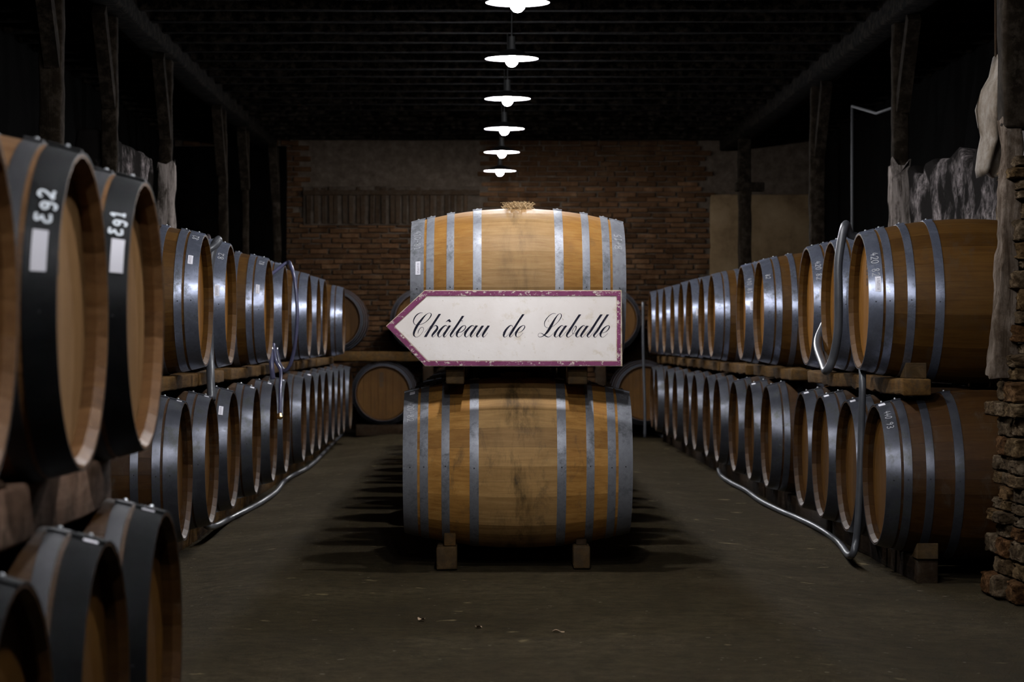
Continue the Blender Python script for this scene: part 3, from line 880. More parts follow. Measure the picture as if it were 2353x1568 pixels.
row('RL', RL, 1, 0.438, 1.855, 'oak_row_low', 'oak_head_low', 'zinc_old', 'from the stone pier in its lower tier', 'barrels of the lower tier starting at the stone pier')
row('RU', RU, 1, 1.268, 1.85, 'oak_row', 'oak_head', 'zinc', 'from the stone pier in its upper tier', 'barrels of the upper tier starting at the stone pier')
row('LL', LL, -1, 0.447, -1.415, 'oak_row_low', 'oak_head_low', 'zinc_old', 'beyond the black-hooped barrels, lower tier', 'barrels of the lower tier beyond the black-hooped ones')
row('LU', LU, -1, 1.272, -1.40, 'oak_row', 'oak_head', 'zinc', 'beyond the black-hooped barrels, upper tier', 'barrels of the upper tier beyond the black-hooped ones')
B['RU', 0]['label'] = 'oak barrel marked 420.82, first from the stone pier in its upper tier'
B['RL', 0]['label'] = 'oak barrel marked 440.93, first from the stone pier in its lower tier'
hoop_text(B['RU', 0], '420.82', -1, math.radians(30), 0.034, 0.023, 0.0032); hoop_label(B['RU', 0], -1, math.radians(13)); head_brand(B['RU', 0], -1, 0.03, 0.20)
hoop_text(B['RL', 0], '440.93', -1, math.radians(52), 0.030, 0.022, 0.003); hoop_label(B['RL', 0], -1, math.radians(79), 0.03, 0.035, 0.52, False)
for k in (1, 2, 3, 5): hoop_label(B['RL', k], -1, math.radians(78), 0.026, 0.03, 0.52, False)
for k, ph in ((2, 10), (4, 8), (6, 6), (7, 8)): hoop_label(B['RU', k], -1, math.radians(ph), 0.024, 0.06)
hoop_text(B['RU', 2], '420.82', -1, math.radians(35), 0.03, 0.022, 0.003)
hoop_text(B['RU', 4], '410.81', -1, math.radians(33), 0.03, 0.022, 0.003)
hoop_text(B['RU', 3], '82', -1, math.radians(40), 0.03, 0.022, 0.003)
hoop_label(B['LU', 0], 1, math.radians(35), 0.024, 0.05); hoop_text(B['LU', 0], '82', 1, math.radians(66), 0.03, 0.026, 0.003)
hoop_label(B['LU', 1], 1, math.radians(12), 0.024, 0.06); hoop_text(B['LU', 1], '82', 1, math.radians(50), 0.03, 0.03, 0.003)
hoop_label(B['LU', 2], 1, math.radians(22), 0.024, 0.06); hoop_text(B['LU', 2], '82', 1, math.radians(62), 0.03, 0.026, 0.003)
hoop_label(B['LL', 0], 1, math.radians(83), 0.024, 0.03, 0.52, False); hoop_label(B['LL', 1], 1, math.radians(83), 0.024, 0.03, 0.52, False)
hoop_label(B['LL', 2], 1, math.radians(42), 0.024, 0.06)
for k in (3, 4, 5, 7): hoop_label(B['LL', k], 1, math.radians(80), 0.024, 0.03, 0.52, False)

# stack of smaller black-hooped barrels close by
NS = 0.89
nearU = [(3.66, -0.76, 'oak barrel beside the one marked Eg2, cut by the picture edge', 'zinc_dull', 'zinc_dull'),
         (4.54, -0.748, 'black-hooped oak barrel chalked Eg2 with a long white paper label', 'black_hoop', 'zinc_dull'),
         (5.36, -0.745, 'black-hooped oak barrel chalked Eg1, first beyond the Eg2 barrel', 'black_hoop', 'zinc_dull')]
nearL = [(3.78, -0.72, 'oak barrel with dark iron hoops, lowest at the bottom corner', 'dark_hoop', 'zinc_dull'),
         (4.56, -0.708, 'oak barrel with dark hoops and square paper tag, under the Eg2 barrel', 'dark_hoop', 'zinc_dull'),
         (5.34, -0.70, 'oak barrel with dark hoops, on the floor beam under the Eg1 barrel', 'dark_hoop', 'zinc_dull')]
NB = []
for (y, xh, lab, e, zn) in nearU:
    NB.append(barrel(xh - BL * NS, y, 1.132, NS, lab, 'stack of smaller barrels with dark hoops', True, 'oak_near', 'oak_head_near', zn, end=e))
for (y, xh, lab, e, zn) in nearL:
    NB.append(barrel(xh - BL * NS, y, 0.402, NS, lab, 'stack of smaller barrels with dark hoops', True, 'oak_row_low', 'oak_head_low', zn, end=e))
hoop_text(NB[1], 'Eg2', 1, math.radians(38), 0.030, 0.030, 0.006, 'chalk_bright'); hoop_label(NB[1], 1, math.radians(20), 0.030, 0.085, 0.510, False); head_brand(NB[1], 1, -0.05, 0.2)
hoop_text(NB[2], 'Eg1', 1, math.radians(40), 0.030, 0.026, 0.006, 'chalk_bright'); hoop_label(NB[2], 1, math.radians(24), 0.030, 0.085, 0.520, False)
hoop_label(NB[4], 1, math.radians(83), 0.03, 0.04, 0.52, False); hoop_label(NB[5], 1, math.radians(84), 0.03, 0.04, 0.51, False)
hoop_label(NB[3], 1, math.radians(84), 0.03, 0.04, 0.45, False)

# barrels along the end wall, heads towards the aisle mouth
EY = 27.62
endU = [(765, 'oak barrel on the end wall rack, behind the far end of the hose row'), (970, 'oak barrel on the end wall rack, peeping out past the arrow tip'),
        (1185, 'oak barrel on the end wall rack hidden behind the arrow sign'), (1401, 'oak barrel on the end wall rack, beside the square end of the sign')]
endL = [(880, 'oak barrel lying on the floor rail by the end wall with a burnt brand'), (1081, 'oak barrel on the end wall floor rail, hidden behind the pale stack'),
        (1282, 'second hidden oak barrel on the end wall floor rail'), (1483, 'oak barrel on the end wall floor rail, beside the stone pier row')]
for lst, zc in ((endU, 1.30), (endL, 0.462)):
    for px, lab in lst:
        b_ = barrel((px - VPX) * EY / FPX, EY + BL * .95, zc, 0.95, lab, 'barrels racked along the end wall', False, 'oak_row_low', 'oak_head_low', 'zinc_old', yaw=math.pi / 2)
        if px in (880,): head_brand(b_, -1, 0.02, 0.2)
B_end_rail = []

# ------------------------------------------------------------------ timbers under and between the barrels
def beam(x0, x1, y0, y1, z0, z1, lab, grp, mat='beam', seed=1, name='stacking_beam', amp=0.006, cat='beam', warp=0.0):
    base = Vector(((x0 + x1) / 2, (y0 + y1) / 2, z0))
    v, f = rough_box(x0 - base.x, x1 - base.x, y0 - base.y, y1 - base.y, 0, z1 - z0, 0.09, amp, seed, warp, 0.008)
    o = mesh_obj(name, v, f, M[mat], smooth=True, angle=35); o.location = base
    return tag(o, lab, cat, grp)
n_ = 0
def line(x, segs, z0, z1, w_, where, grp, mat, rough=0.006):
    global n_
    for i, (a, b) in enumerate(segs):
        n_ += 1
        beam(x - w_ / 2, x + w_ / 2, a, b, z0, z1, '%s timber, %s %s' % ('rough' if rough > .008 else 'sawn', ORD[i], where), grp, mat, n_, amp=rough if i else rough * 1.0)
HB = 0.337 + 0.04
segR = [(11.3, 14.6), (15.35, 17.5), (18.0, 20.0), (20.1, 22.4), (22.5, 24.9), (25.0, 27.1)]
segL = [(11.55, 13.05), (13.15, 14.4), (14.8, 16.8), (17.1, 19.8), (20.1, 22.3), (22.5, 25.0)]
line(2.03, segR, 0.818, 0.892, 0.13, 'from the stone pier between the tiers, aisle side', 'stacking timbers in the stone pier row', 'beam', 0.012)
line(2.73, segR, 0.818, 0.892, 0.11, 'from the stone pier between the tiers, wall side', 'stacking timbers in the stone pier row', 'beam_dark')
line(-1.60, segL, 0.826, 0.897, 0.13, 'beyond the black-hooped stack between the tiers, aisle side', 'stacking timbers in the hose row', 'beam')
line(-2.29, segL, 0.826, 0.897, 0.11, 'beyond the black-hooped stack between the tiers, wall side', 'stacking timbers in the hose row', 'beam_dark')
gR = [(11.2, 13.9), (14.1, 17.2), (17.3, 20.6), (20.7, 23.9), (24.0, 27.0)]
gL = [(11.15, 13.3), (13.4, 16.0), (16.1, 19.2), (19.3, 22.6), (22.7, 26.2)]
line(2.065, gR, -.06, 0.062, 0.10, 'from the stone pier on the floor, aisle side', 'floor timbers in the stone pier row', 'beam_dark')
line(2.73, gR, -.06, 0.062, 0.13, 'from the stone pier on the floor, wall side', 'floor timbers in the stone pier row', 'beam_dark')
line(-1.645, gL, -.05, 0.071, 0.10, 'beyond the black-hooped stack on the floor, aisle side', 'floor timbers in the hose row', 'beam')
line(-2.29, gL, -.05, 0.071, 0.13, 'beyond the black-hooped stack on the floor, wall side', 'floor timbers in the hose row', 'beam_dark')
beam(-.95, -.83, 2.7, 5.40, 0.709, 0.818, 'thick square timber between the tiers of the dark-hooped stack, aisle side', 'timbers of the dark-hooped stack', 'beam_near', 41)
beam(-1.62, -1.50, 2.7, 5.40, 0.709, 0.818, 'thick square timber between the tiers of the dark-hooped stack, wall side', 'timbers of the dark-hooped stack', 'beam_near', 42)
beam(-.95, -.83, 2.9, 5.8, -.01, 0.09, 'floor timber of the dark-hooped stack, aisle side', 'timbers of the dark-hooped stack', 'beam_near', 43)
beam(-1.62, -1.50, 2.9, 5.8, -.045, 0.09, 'floor timber of the dark-hooped stack, wall side', 'timbers of the dark-hooped stack', 'beam_near', 44)
# end wall rails
beam(-2.0, 1.5, 27.68, 27.78, 0.83, 0.940, 'long rail carrying the upper barrels along the end wall', None, 'beam', 51, 'rack_rail', cat='rail')
beam(-1.45, 1.4, 27.68, 27.78, -.03, 0.103, 'long rail on the floor under the barrels by the end wall', None, 'beam_dark', 52, 'rack_rail', cat='rail')
for x in (-1.95, -.62, .42, 1.36):
    beam(x - .06, x + .06, 27.68, 27.78, 0.110, 0.822, 'upright %s holding up the rail along the end wall' % {-1.95: 'behind the hose row', -.62: 'beside the branded barrel', .42: 'behind the pale stack', 1.36: 'beside the stone pier row'}[x], 'uprights of the end wall rack', 'beam_dark', 53, 'rack_upright', cat='upright')

# centre stack blocks: two beams run away from us, seen end on
def cblock(px0, px1, y0, y1, z0, z1, lab, seed, mat='block', grp='timbers under the centre barrels'):
    Yf = y0
    return beam((px0 - VPX) * Yf / FPX, (px1 - VPX) * Yf / FPX, y0, y1, z0, z1, lab, grp, mat, seed, 'support_beam', 0.004)
cblock(1003, 1050, 11.33, 24.9, 0.0, 0.108, 'squared timber on the floor under the marked 420-82 end', 61)
cblock(1317, 1356, 11.36, 24.9, 0.0, 0.108, 'squared timber on the floor under the unlabelled end', 62)
cblock(1024, 1066, 11.18, 24.9, 0.872, 0.958, 'squared timber under the arrow side of the sign', 63)
cblock(1304, 1350, 11.18, 24.9, 0.872, 0.958, 'squared timber under the square end of the sign', 64)
def wedge(x, y, z, w_, d, h, lab, rz=0, mat='beam', flip=1, name='wedge', grp=None):
    v = [(-w_ / 2, -d / 2, 0), (w_ / 2, -d / 2, 0), (w_ / 2, d / 2, 0), (-w_ / 2, d / 2, 0),
         (-w_ / 2, -d / 2, h), (w_ / 2, -d / 2, h), (w_ / 2, d / 2 * .6, h * .25), (-w_ / 2, d / 2 * .6, h * .25)]
    f = [(3, 2, 1, 0), (4, 5, 6, 7), (0, 1, 5, 4), (2, 3, 7, 6), (1, 2, 6, 5), (3, 0, 4, 7)]
    o = mesh_obj(name, v, f, M[mat]); o.location = (x, y, z); o.rotation_euler = (0, 0, rz)
    bm_b = o.modifiers.new('edge', 'BEVEL'); bm_b.width = 0.003; bm_b.segments = 1
    return tag(o, lab, 'wedge', grp)
wedge(at(1034, 0, 11.4).x, 11.43, 0.108, 0.055, 0.14, 0.062, 'small pale wooden wedge on the floor block under the 420-82 end')
wedge(at(1336, 0, 11.4).x, 11.46, 0.108, 0.05, 0.08, 0.03, 'small dark wedge on the floor block under the unlabelled end', 0, 'beam_dark')
wedge(2.05, 11.50, 0.895, 0.10, 0.16, 0.075, 'square wooden chock under the barrel marked 420.82', 0, 'block', name='chock')
wedge(2.06, 11.25, 0.062, 0.10, 0.14, 0.075, 'wooden chock under the barrel marked 440.93', 0, 'block', name='chock')
wedge(-0.89, 4.15, 0.818, 0.11, 0.25, 0.05, 'wooden chock under the barrel chalked Eg2', 0, 'beam_near', name='chock')

# ------------------------------------------------------------------ jute tufts on the bungs
def tuft(loc, rx, h, mat, lab, n=260, seed=1):
    q = random.Random(seed); v, f = [], []
    for i in range(n):
        a = q.uniform(0, 6.28); rr = rx * math.sqrt(q.random())
        p = Vector((rr * math.cos(a), rr * math.sin(a) * .6, q.uniform(-.01, h * .4)))
        pts = [p]
        d = Vector((q.uniform(-1, 1), q.uniform(-1, 1), q.uniform(-.2, 1.0))).normalized()
        for k in range(5):
            d = (d + Vector((q.uniform(-1, 1), q.uniform(-1, 1), q.uniform(-1, .9))) * .8).normalized()
            np_ = pts[-1] + d * 0.009; np_.z = max(-.012, min(h * q.uniform(.75, 1.1), np_.z)); pts.append(np_)
        a_, b_ = tube_data(pts, 0.0011, 3); o_ = len(v); v += a_; f += [tuple(o_ + t for t in w_) for w_ in b_]
    o = mesh_obj('jute_tuft', v, f, M[mat]); o.location = loc
    return tag(o, lab, 'tuft')
tuft((at(1190, 0, 11.6).x, CY - .03, 1.322 + 0.384), 0.056, 0.032, 'jute', 'frayed tuft of pale jute sacking on top of the upper centre barrel', 420, 3)
tuft((at(1185, 0, 11.6).x, CY - .03, 0.49 + 0.409), 0.056, 0.024, 'jute_dark', 'brown jute tuft on the lower centre barrel, below the sign', 300, 4)

# ------------------------------------------------------------------ the arrow sign
SY0, SY1 = 11.105, 11.165        # bottom edge forward, top leaning on the barrel
def sgn(px, py, off=0.0):
    t = (842 - py) / 174.0
    Y = SY0 + (SY1 - SY0) * t
    p = at(px, py, Y)
    return p + Vector((0, -off, -off * 0.17))
sign = empty('arrow_sign', sgn(1200, 842)); sb = sign.location.copy()
tag(sign, 'cream arrow-shaped sign with a worn purple border and black script lettering', 'sign')
OUT = [(887, 750), (975, 668), (1428.5, 668), (1430, 842), (977, 842)]
B1 = [(888.6, 750), (975.6, 669), (1426, 669.3), (1426, 840.2), (977.6, 840.2)]
B2 = [(905, 750.3), (981, 679.5), (1417.5, 679.8), (1418, 831), (982, 830.3)]
B3 = [(907.5, 750.3), (982, 681.5), (1415.5, 681.8), (1416, 829), (983, 828.3)]
def prism(poly, o0, o1):
    n = len(poly); v = [sgn(x, y, o1) - sb for x, y in poly] + [sgn(x, y, o0) - sb for x, y in poly]
    f = [tuple(range(n))[::-1], tuple(range(n, 2 * n))] + [(k, (k + 1) % n, (k + 1) % n + n, k + n) for k in range(n)]
    return v, f
def ring(a, b, o0, o1):
    n = len(a); v = [sgn(x, y, o1) - sb for x, y in a] + [sgn(x, y, o1) - sb for x, y in b] + [sgn(x, y, o0) - sb for x, y in a] + [sgn(x, y, o0) - sb for x, y in b]
    f = []
    for k in range(n):
        l_ = (k + 1) % n
        f += [(k, k + n, l_ + n, l_), (k, l_, l_ + 2 * n, k + 2 * n), (k + n, k + 3 * n, l_ + 3 * n, l_ + n)]
    return v, f
v, f = prism(OUT, -0.012, 0.0); mesh_obj('board', v, f, M['edge'], sign)
v, f = prism(B3, 0.0, 0.0012); mesh_obj('painted_face', v, f, M['cream'], sign)
v, f = ring(B1, B2, 0.0, 0.0042); mesh_obj('border', v, f, M['purple'], sign)

SC_A = (930.0, 700.0, 2353 / 210.0)
SC_B = (1130.0, 700.0, 2353 / 290.0)
ST_A = [
 [(465,215,8),(400,215,14),(320,260,26),(255,340,30),(225,430,24),(245,495,14),(300,527,10),(400,515,12),(520,465,14),(620,375,22),(675,290,28),(680,240,20),(640,218,8),(580,240,14),(500,310,34),(420,410,54),(330,530,62),(265,650,60),(235,740,50),(240,800,30),(290,838,11),(360,820,9),(430,750,9),(480,670,9),(485,610,11),(450,583,10),(400,610,14),(355,680,17),(338,750,10)],
 [(905,240,54,'h'),(800,400,54),(650,630,58),(528,836,62,'h')],
 [(510,720,7),(600,620,7),(700,515,7)],
 [(620,720,6),(680,635,6),(740,570,8),(795,540,20),(838,570,42),(832,630,54),(770,710,58),(715,780,48),(706,820,26),(740,832,10),(800,775,7),(880,670,7)],
 [(1105,575,9),(1070,540,15),(1010,560,34),(930,640,54),(872,730,58),(858,800,38),(890,836,14),(950,800,7),(1010,720,7),(1120,590,7)],
 [(1162,542,56,'h'),(1120,605,52),(1032,740,54),(1002,800,44),(1022,834,20),(1070,800,7),(1140,710,7),(1250,595,6)],
 [(1503,292,54,'h'),(1400,450,52),(1232,700,56),(1182,780,46),(1188,825,26),(1230,820,10),(1300,725,7),(1350,675,6)],
 [(1430,416,12),(1500,420,11)],
 [(1385,722,12),(1450,705,14),(1530,650,22),(1568,590,24),(1562,550,16),(1530,540,12),(1470,570,30),(1400,650,52),(1347,740,58),(1342,800,38),(1380,836,12),(1440,815,8),(1500,740,8),(1560,670,6)],
 [(1795,575,9),(1760,540,15),(1700,560,34),(1620,640,54),(1562,730,58),(1550,800,38),(1585,836,14),(1640,800,7),(1710,700,7),(1810,590,7)],
 [(1855,543,56,'h'),(1810,605,52),(1722,740,56),(1696,800,44),(1716,834,18),(1760,800,7),(1850,690,7),(1970,560,6)],
 [(2012,545,54,'h'),(1962,620,52),(1882,740,56),(1857,800,44),(1880,834,18),(1930,800,7),(2020,680,7),(2120,570,6)],
 [(2162,543,56,'h'),(2112,620,54),(2032,740,56),(2007,800,44),(2030,836,18),(2080,800,8),(2140,725,6)],
]
ST_B = [
 [(395,425,7),(370,388,10),(320,410,24),(260,480,38),(228,550,40),(222,590,26),(245,606,10),(290,580,6),(340,510,5),(405,425,5)],
 [(205,525,4),(245,490,4)],
 [(590,180,38,'h'),(500,310,36),(382,500,40),(338,570,34),(340,603,14),(375,590,6),(430,520,5),(470,480,4)],
 [(490,530,6),(540,510,8),(590,465,16),(615,420,18),(605,392,9),(570,395,12),(510,440,30),(457,520,40),(447,570,28),(470,605,8),(520,595,5),(585,530,5)],
 [(1195,172,6),(1140,168,8),(1070,210,12),(1005,290,16),(980,360,12),(1000,415,8),(1060,437,6),(1130,412,6),(1220,340,8),(1285,250,16),(1297,195,16),(1270,170,6),(1225,200,14),(1170,280,30),(1110,390,46),(1050,490,44),(1000,550,30),(950,590,14),(900,605,8),(867,590,6),(870,550,6),(905,532,6),(960,555,14),(1010,590,20),(1060,605,10),(1110,575,5),(1180,500,5)],
 [(1348,425,7),(1315,390,10),(1265,420,26),(1208,490,38),(1174,560,40),(1175,595,22),(1205,606,8),(1250,570,5),(1300,500,5),(1365,425,5)],
 [(1385,394,40,'h'),(1340,455,38),(1277,550,40),(1263,590,26),(1285,607,10),(1320,580,5),(1400,490,5),(1470,420,4)],
 [(1645,184,40,'h'),(1560,310,38),(1452,480,40),(1402,560,34),(1402,595,22),(1430,608,10),(1490,570,6),(1545,500,8),(1573,440,16),(1568,405,18),(1545,412,7),(1510,470,8),(1500,520,8),(1520,548,6),(1560,530,5),(1605,485,4)],
 [(1753,425,7),(1720,390,10),(1670,420,26),(1612,490,38),(1575,560,40),(1577,595,22),(1605,606,8),(1650,570,5),(1700,500,5),(1765,425,5)],
 [(1785,399,40,'h'),(1740,458,38),(1678,550,40),(1664,590,26),(1685,607,10),(1720,580,5),(1800,490,5),(1860,420,4)],
 [(2045,184,40,'h'),(1960,310,38),(1852,480,40),(1788,565,34),(1787,597,20),(1815,607,8),(1870,550,5),(1970,430,4)],
 [(2165,184,40,'h'),(2080,310,38),(1972,480,40),(1908,565,34),(1907,597,20),(1935,607,8),(1980,560,5),(2045,495,4)],
 [(2060,530,6),(2120,510,8),(2170,465,16),(2193,420,20),(2183,393,10),(2145,400,12),(2085,450,30),(2032,530,40),(2027,580,28),(2055,607,8),(2100,595,5),(2165,535,5)],
]
WORDS = [(SC_A, ST_A), (SC_B, ST_B[:4]), (SC_B, ST_B[4:])]
for wi, ((ox, oy, sc), strokes) in enumerate(WORDS):
    v, f = [], []
    lift = 0
    for st in strokes:
        lift += 1
        pts3 = catmull([(p[0], p[1], p[2]) for p in st], 7); b0 = len(v)
        n = len(pts3)
        for i, p in enumerate(pts3):
            a = pts3[max(0, i - 1)]; b = pts3[min(n - 1, i + 1)]
            d = Vector((b.x - a.x, b.y - a.y)); d.normalize(); ww = max(5.5 if sc > 10 else 4.2, p.z)
            nx, ny = -d.y, d.x
            if i == 0 and len(st[0]) > 3 or i == n - 1 and len(st[-1]) > 3:
                s_ = 1 if nx > 0 else -1; ww = ww / abs(d.y); nx, ny = s_, 0.0
            for s_ in (1, -1):
                v.append(sgn(ox + (p.x + nx * ww / 2 * s_) / sc, oy + (p.y + ny * ww / 2 * s_) / sc, 0.0018 + 0.00004 * lift) - sb)
        for i in range(n - 1):
            k = b0 + 2 * i; f.append((k, k + 1, k + 3, k + 2))
    if wi == 0:      # circumflex
        b0 = len(v)
        for (x, y) in [(1045, 460), (1110, 395), (1155, 372), (1197, 438), (1155, 460), (1120, 425)]: v.append(sgn(ox + x / sc, oy + y / sc, 0.0018) - sb)
        f.append((b0, b0 + 1, b0 + 2, b0 + 3, b0 + 4, b0 + 5))
    mesh_obj('lettering', v, f, M['ink'], sign)

# ------------------------------------------------------------------ lamps
def lathe(prof_, seg=40):
    v, f = [], []
    for r_, z_ in prof_:
        for k in range(seg): a = 2 * math.pi * k / seg; v.append((r_ * math.cos(a), r_ * math.sin(a), z_))
    for i in range(len(prof_) - 1):
        for k in range(seg): a = i * seg + k; b = i * seg + (k + 1) % seg; f.append((a, b, b + seg, a + seg))
    return v, f
lamp0 = None
lab_l = {2.7: 'enamel shade lamp hanging above where the photo was taken', 5.4: 'enamel shade lamp hanging over the open floor before the dark-hooped stack', 8.1: 'enamel shade lamp hanging before the stack, above the frame', 10.8: 'enamel shade lamp hanging just in front of the barrel stack, above the frame', 13.5: 'lit white lamp, topmost of the row in the photo, cut by its upper edge',
         16.2: 'second lit white lamp counted down the hanging row', 18.9: 'third lit white lamp counted down the hanging row', 21.6: 'fourth lit white lamp counted down the hanging row',
         24.3: 'fifth lit white lamp counted down the hanging row', 27.0: 'lowest looking and smallest lit white lamp of the hanging row'}
for ly in LAMP_Y:
    if lamp0 is None:
        root = empty('pendant_lamp'); lamp0 = root
        sv, sf = lathe([(0.028, 0.058), (0.07, 0.044), (0.128, 0.020), (0.178, 0.0), (0.18, 0.0)])
        parts = [mesh_obj('lamp_shade', sv, sf, M['enamel'], root, smooth=True, angle=50)]
        sv, sf = lathe([(0.18, 0.0), (0.181, 0.003), (0.13, 0.025), (0.07, 0.049), (0.03, 0.063), (0.028, 0.058)])
        parts.append(mesh_obj('shade_outside', sv, sf, M['enamel_dark'], root, smooth=True, angle=50))
        sv, sf = lathe([(0.0, 0.15), (0.022, 0.15), (0.024, 0.08), (0.03, 0.056), (0.0, 0.056)], 16)
        parts.append(mesh_obj('lamp_holder', sv, sf, M['fitting'], root, smooth=True, angle=50))
        sv, sf = lathe([(0.0, -0.056), (0.022, -0.050), (0.038, -0.032), (0.041, -0.012), (0.034, 0.01), (0.02, 0.035), (0.014, 0.056)], 12)
        parts.append(mesh_obj('bulb', sv, sf, M['bulb'], root, smooth=True))
        sv, sf = tube_data([Vector((0, 0, 0.15)), Vector((0, 0, 0.4)), Vector((0, 0, ZC - LAMP_Z))], 0.004, 6)
        parts.append(mesh_obj('cord', sv, sf, M['fitting'], root))
    else:
        root = lamp0.copy(); COL.objects.link(root)
        for p in parts: c = p.copy(); COL.objects.link(c); c.parent = root
    root.location = (LAMP_X, ly, LAMP_Z)
    for g in ('label', 'category', 'group'):
        if g in root: del root[g]
    tag(root, lab_l[ly], 'lamp', 'pendant lamps down the aisle')

# ------------------------------------------------------------------ hoses
def hose(name, pts, r, mat, lab, seg=12, n=6, fitting=None, ridge=0.0, world=True):
    path = catmull(pts, n); base = Vector(path[0])
    v, f = tube_data(path, r, seg, ridge)
    if fitting:
        root = empty(name, base); o = mesh_obj('tube', [p - base for p in v], f, M[mat], root, smooth=True)
        e = path[-1]; d = (path[-1] - path[-2]).normalized()
        for nm, a, b, rr, mt in (('coupling', 0, .035, r * 1.35, 'brass'), ('coupling_nut', .02, .03, r * 1.8, 'brass')):
            v, f = tube_data([e + d * a, e + d * (a + b) / 2, e + d * b], rr, 8); mesh_obj(nm, [p - base for p in v], f, M[mt], root)
        return tag(root, lab, 'hose')
    o = mesh_obj(name, [p - base for p in v], f, M[mat], smooth=True); o.location = base
    return tag(o, lab, 'hose')
def on_floor(px, py, r, zf):
    Y = FPX * (CAM_H - zf) / (py - VPY); p = at(px, py, Y); p.z = fz(p.x) + r - .004; return p
rf = [(1925, 1245), (1880, 1214), (1830, 1190), (1790, 1173), (1745, 1150), (1715, 1128), (1680, 1110), (1656, 1092), (1648, 1070), (1630, 1056), (1600, 1042), (1560, 1024), (1520, 1002), (1492, 986)]
pts = [Vector((1.875, 11.92, 0.90)), Vector((1.87, 11.92, 0.62)), Vector((1.862, 11.92, 0.35)), Vector((1.85, 11.95, 0.10)), Vector((1.835, 12.05, 0.0))] + [on_floor(a, b, 0.018, -0.035) for a, b in rf]
pts = [Vector((2.3, 12.38, 1.35)), Vector((2.1, 12.38, 1.30)), Vector((1.95, 12.36, 1.15))] + [Vector((1.90, 12.15, 0.98))] + pts
hose('floor_hose', pts, 0.018, 'hose_grey', 'grey hose rising past the barrel marked 420.82 and snaking along the floor', ridge=0.0)
Lp = [Vector((2.35, 12.40, 1.42)), Vector((2.15, 12.40, 1.50)), Vector((1.98, 12.38, 1.59)), at(1955, 540, 12.36), at(1942, 518, 12.3), at(1941, 600, 12.28), at(1938, 680, 12.28), at(1930, 760, 12.3), at(1915, 820, 12.34), at(1900, 852, 12.4), at(1892, 838, 12.75), at(1888, 795, 13.05), at(1890, 755, 13.30), Vector((1.98, 13.32, 1.32)), Vector((2.2, 13.32, 1.45))]
for p in Lp[3:-3]: p.x = min(p.x, 1.81) if p.z < 1.6 else p.x
hose('hose_loop', Lp, 0.022, 'hose_grey', 'thick grey hose looped over the second upper barrel by the stone pier')
lf = [(525, 1192), (545, 1182), (575, 1167), (605, 1150), (635, 1128), (652, 1106), (672, 1092), (700, 1078), (722, 1062), (738, 1046), (755, 1028), (778, 1005), (800, 984)]
hose('floor_hose', [Vector((-1.56, 13.25, 0.15)), Vector((-1.50, 13.26, 0.05))] + [on_floor(a, b, 0.018, -0.02) for a, b in lf], 0.018, 'hose_grey', 'grey hose lying on the floor along the row beyond the black-hooped barrels')
hose('riser_hose', [at(486, 920, 12.7), at(484, 870, 12.75), at(482, 800, 12.85), at(480, 700, 12.85), at(482, 620, 12.88), at(492, 565, 12.9), at(503, 551, 12.93), Vector((-1.45, 12.88, 1.56)), Vector((-1.6, 12.85, 1.50)), Vector((-1.8, 12.85, 1.35))], 0.022, 'hose_grey', 'grey hose arching up between the first two upper barrels beyond the black-hooped ones')
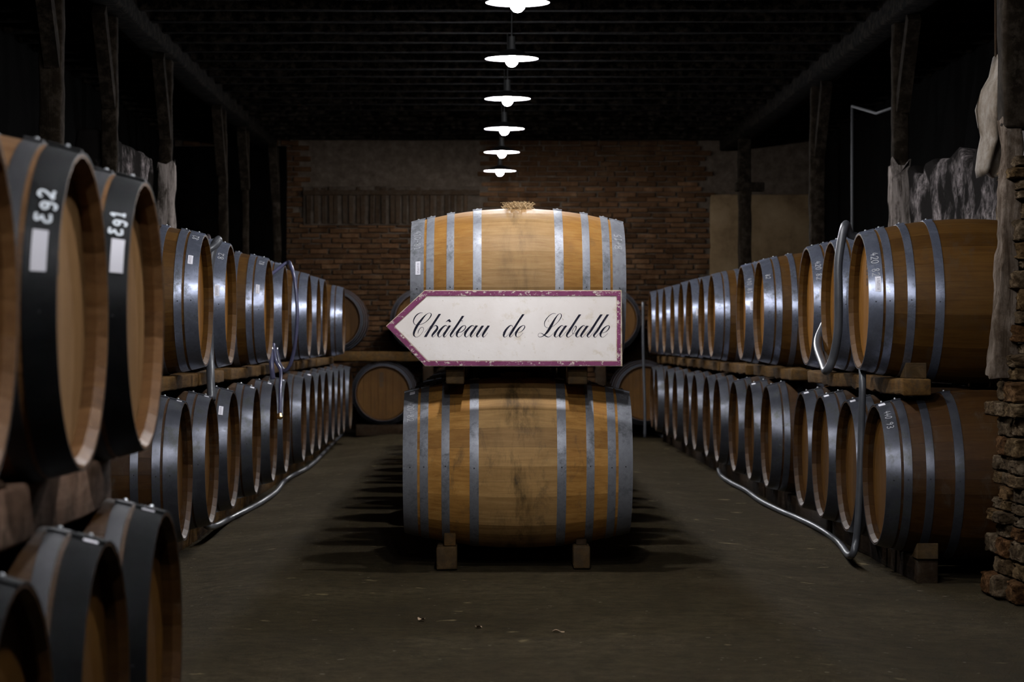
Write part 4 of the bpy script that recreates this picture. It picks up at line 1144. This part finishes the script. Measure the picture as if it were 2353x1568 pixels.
for k in range(3):
    d = k * .055
    hose('coiled_hose', [Vector((-1.62 - d, 14.3 + d, 1.05)), Vector((-1.60 - d, 14.25 + d, 1.4)), Vector((-1.62 - d, 14.35 + d, 1.64)), Vector((-1.66 - d, 14.6 + d, 1.70)), Vector((-1.72 - d, 14.9 + d, 1.62)), Vector((-1.74 - d, 15.05 + d, 1.3))], 0.014, 'hose_brown',
         ['first brown hose strand arched in the gap after the second upper barrel', 'middle brown hose strand arched in the gap after the second upper barrel', 'last brown hose strand arched in the gap after the second upper barrel'][k])
q = 16.9
hose('dangling_hose', [Vector((-1.75, 16.62, 1.3)), Vector((-1.55, 16.65, 1.45)), at(656, 606, 16.95), at(668, 612, 16.85), at(678, 650, 16.8), at(683, 720, 16.78), at(678, 790, 16.78), at(668, 835, 16.8), at(655, 852, 16.82), at(643, 838, 16.84), at(634, 800, 16.86)], 0.013, 'hose_blue', 'blue hose loop hanging around the fourth upper barrel beyond the black-hooped ones')
hose('dangling_hose', [at(628, 790, 16.7), at(634, 830, 16.66), at(645, 855, 16.6), at(644, 900, 16.5), at(643, 952, 16.4)], 0.012, 'hose_blue', 'short blue hose end with brass coupling hanging before the lower tier', fitting=True)
hose('dangling_hose', [at(622, 800, 16.65), at(624, 840, 16.6), at(627, 872, 16.6)], 0.018, 'hose_blue', 'thick dark blue hose piece between the tiers beside the brass coupling')
hose('hanging_hose', [Vector((1.80, 27.05, 1.5)), Vector((1.80, 27.05, 1.1)), Vector((1.81, 27.06, 0.7)), Vector((1.82, 27.05, 0.3)), Vector((1.82, 27.05, -.02))], 0.016, 'hose_grey', 'thin grey hose hanging at the end of the stone pier row')

# ------------------------------------------------------------------ dry leaves on the floor
for i, (px, py, lab) in enumerate([(1283, 1453, 'small curled dry leaf on the floor under the square end of the sign'), (1100, 1442, 'flat pale dry leaf on the open floor in front of the stack'), (968, 1424, 'tan dry leaf on the floor nearest the 420-82 support block')]):
    p = on_floor(px, py, 0.004, 0)
    v, f = [], []
    for a in range(7):
        t_ = a / 6; w_ = 0.010 * math.sin(math.pi * (0.08 + t_ * .9)) + .001
        for s in (-1, 0, 1): v.append(((t_ - .5) * .045, s * w_, .003 + abs(s) * .006 * math.sin(t_ * 5 + i)))
    for a in range(6):
        for s in range(2): k = a * 3 + s; f.append((k, k + 3, k + 4, k + 1))
    o = mesh_obj('dry_leaf', v, f, M['leaf'], smooth=True); o.location = p; o.rotation_euler = (0, 0, i * 1.1)
    tag(o, lab, 'leaf', 'dry leaves on the floor')
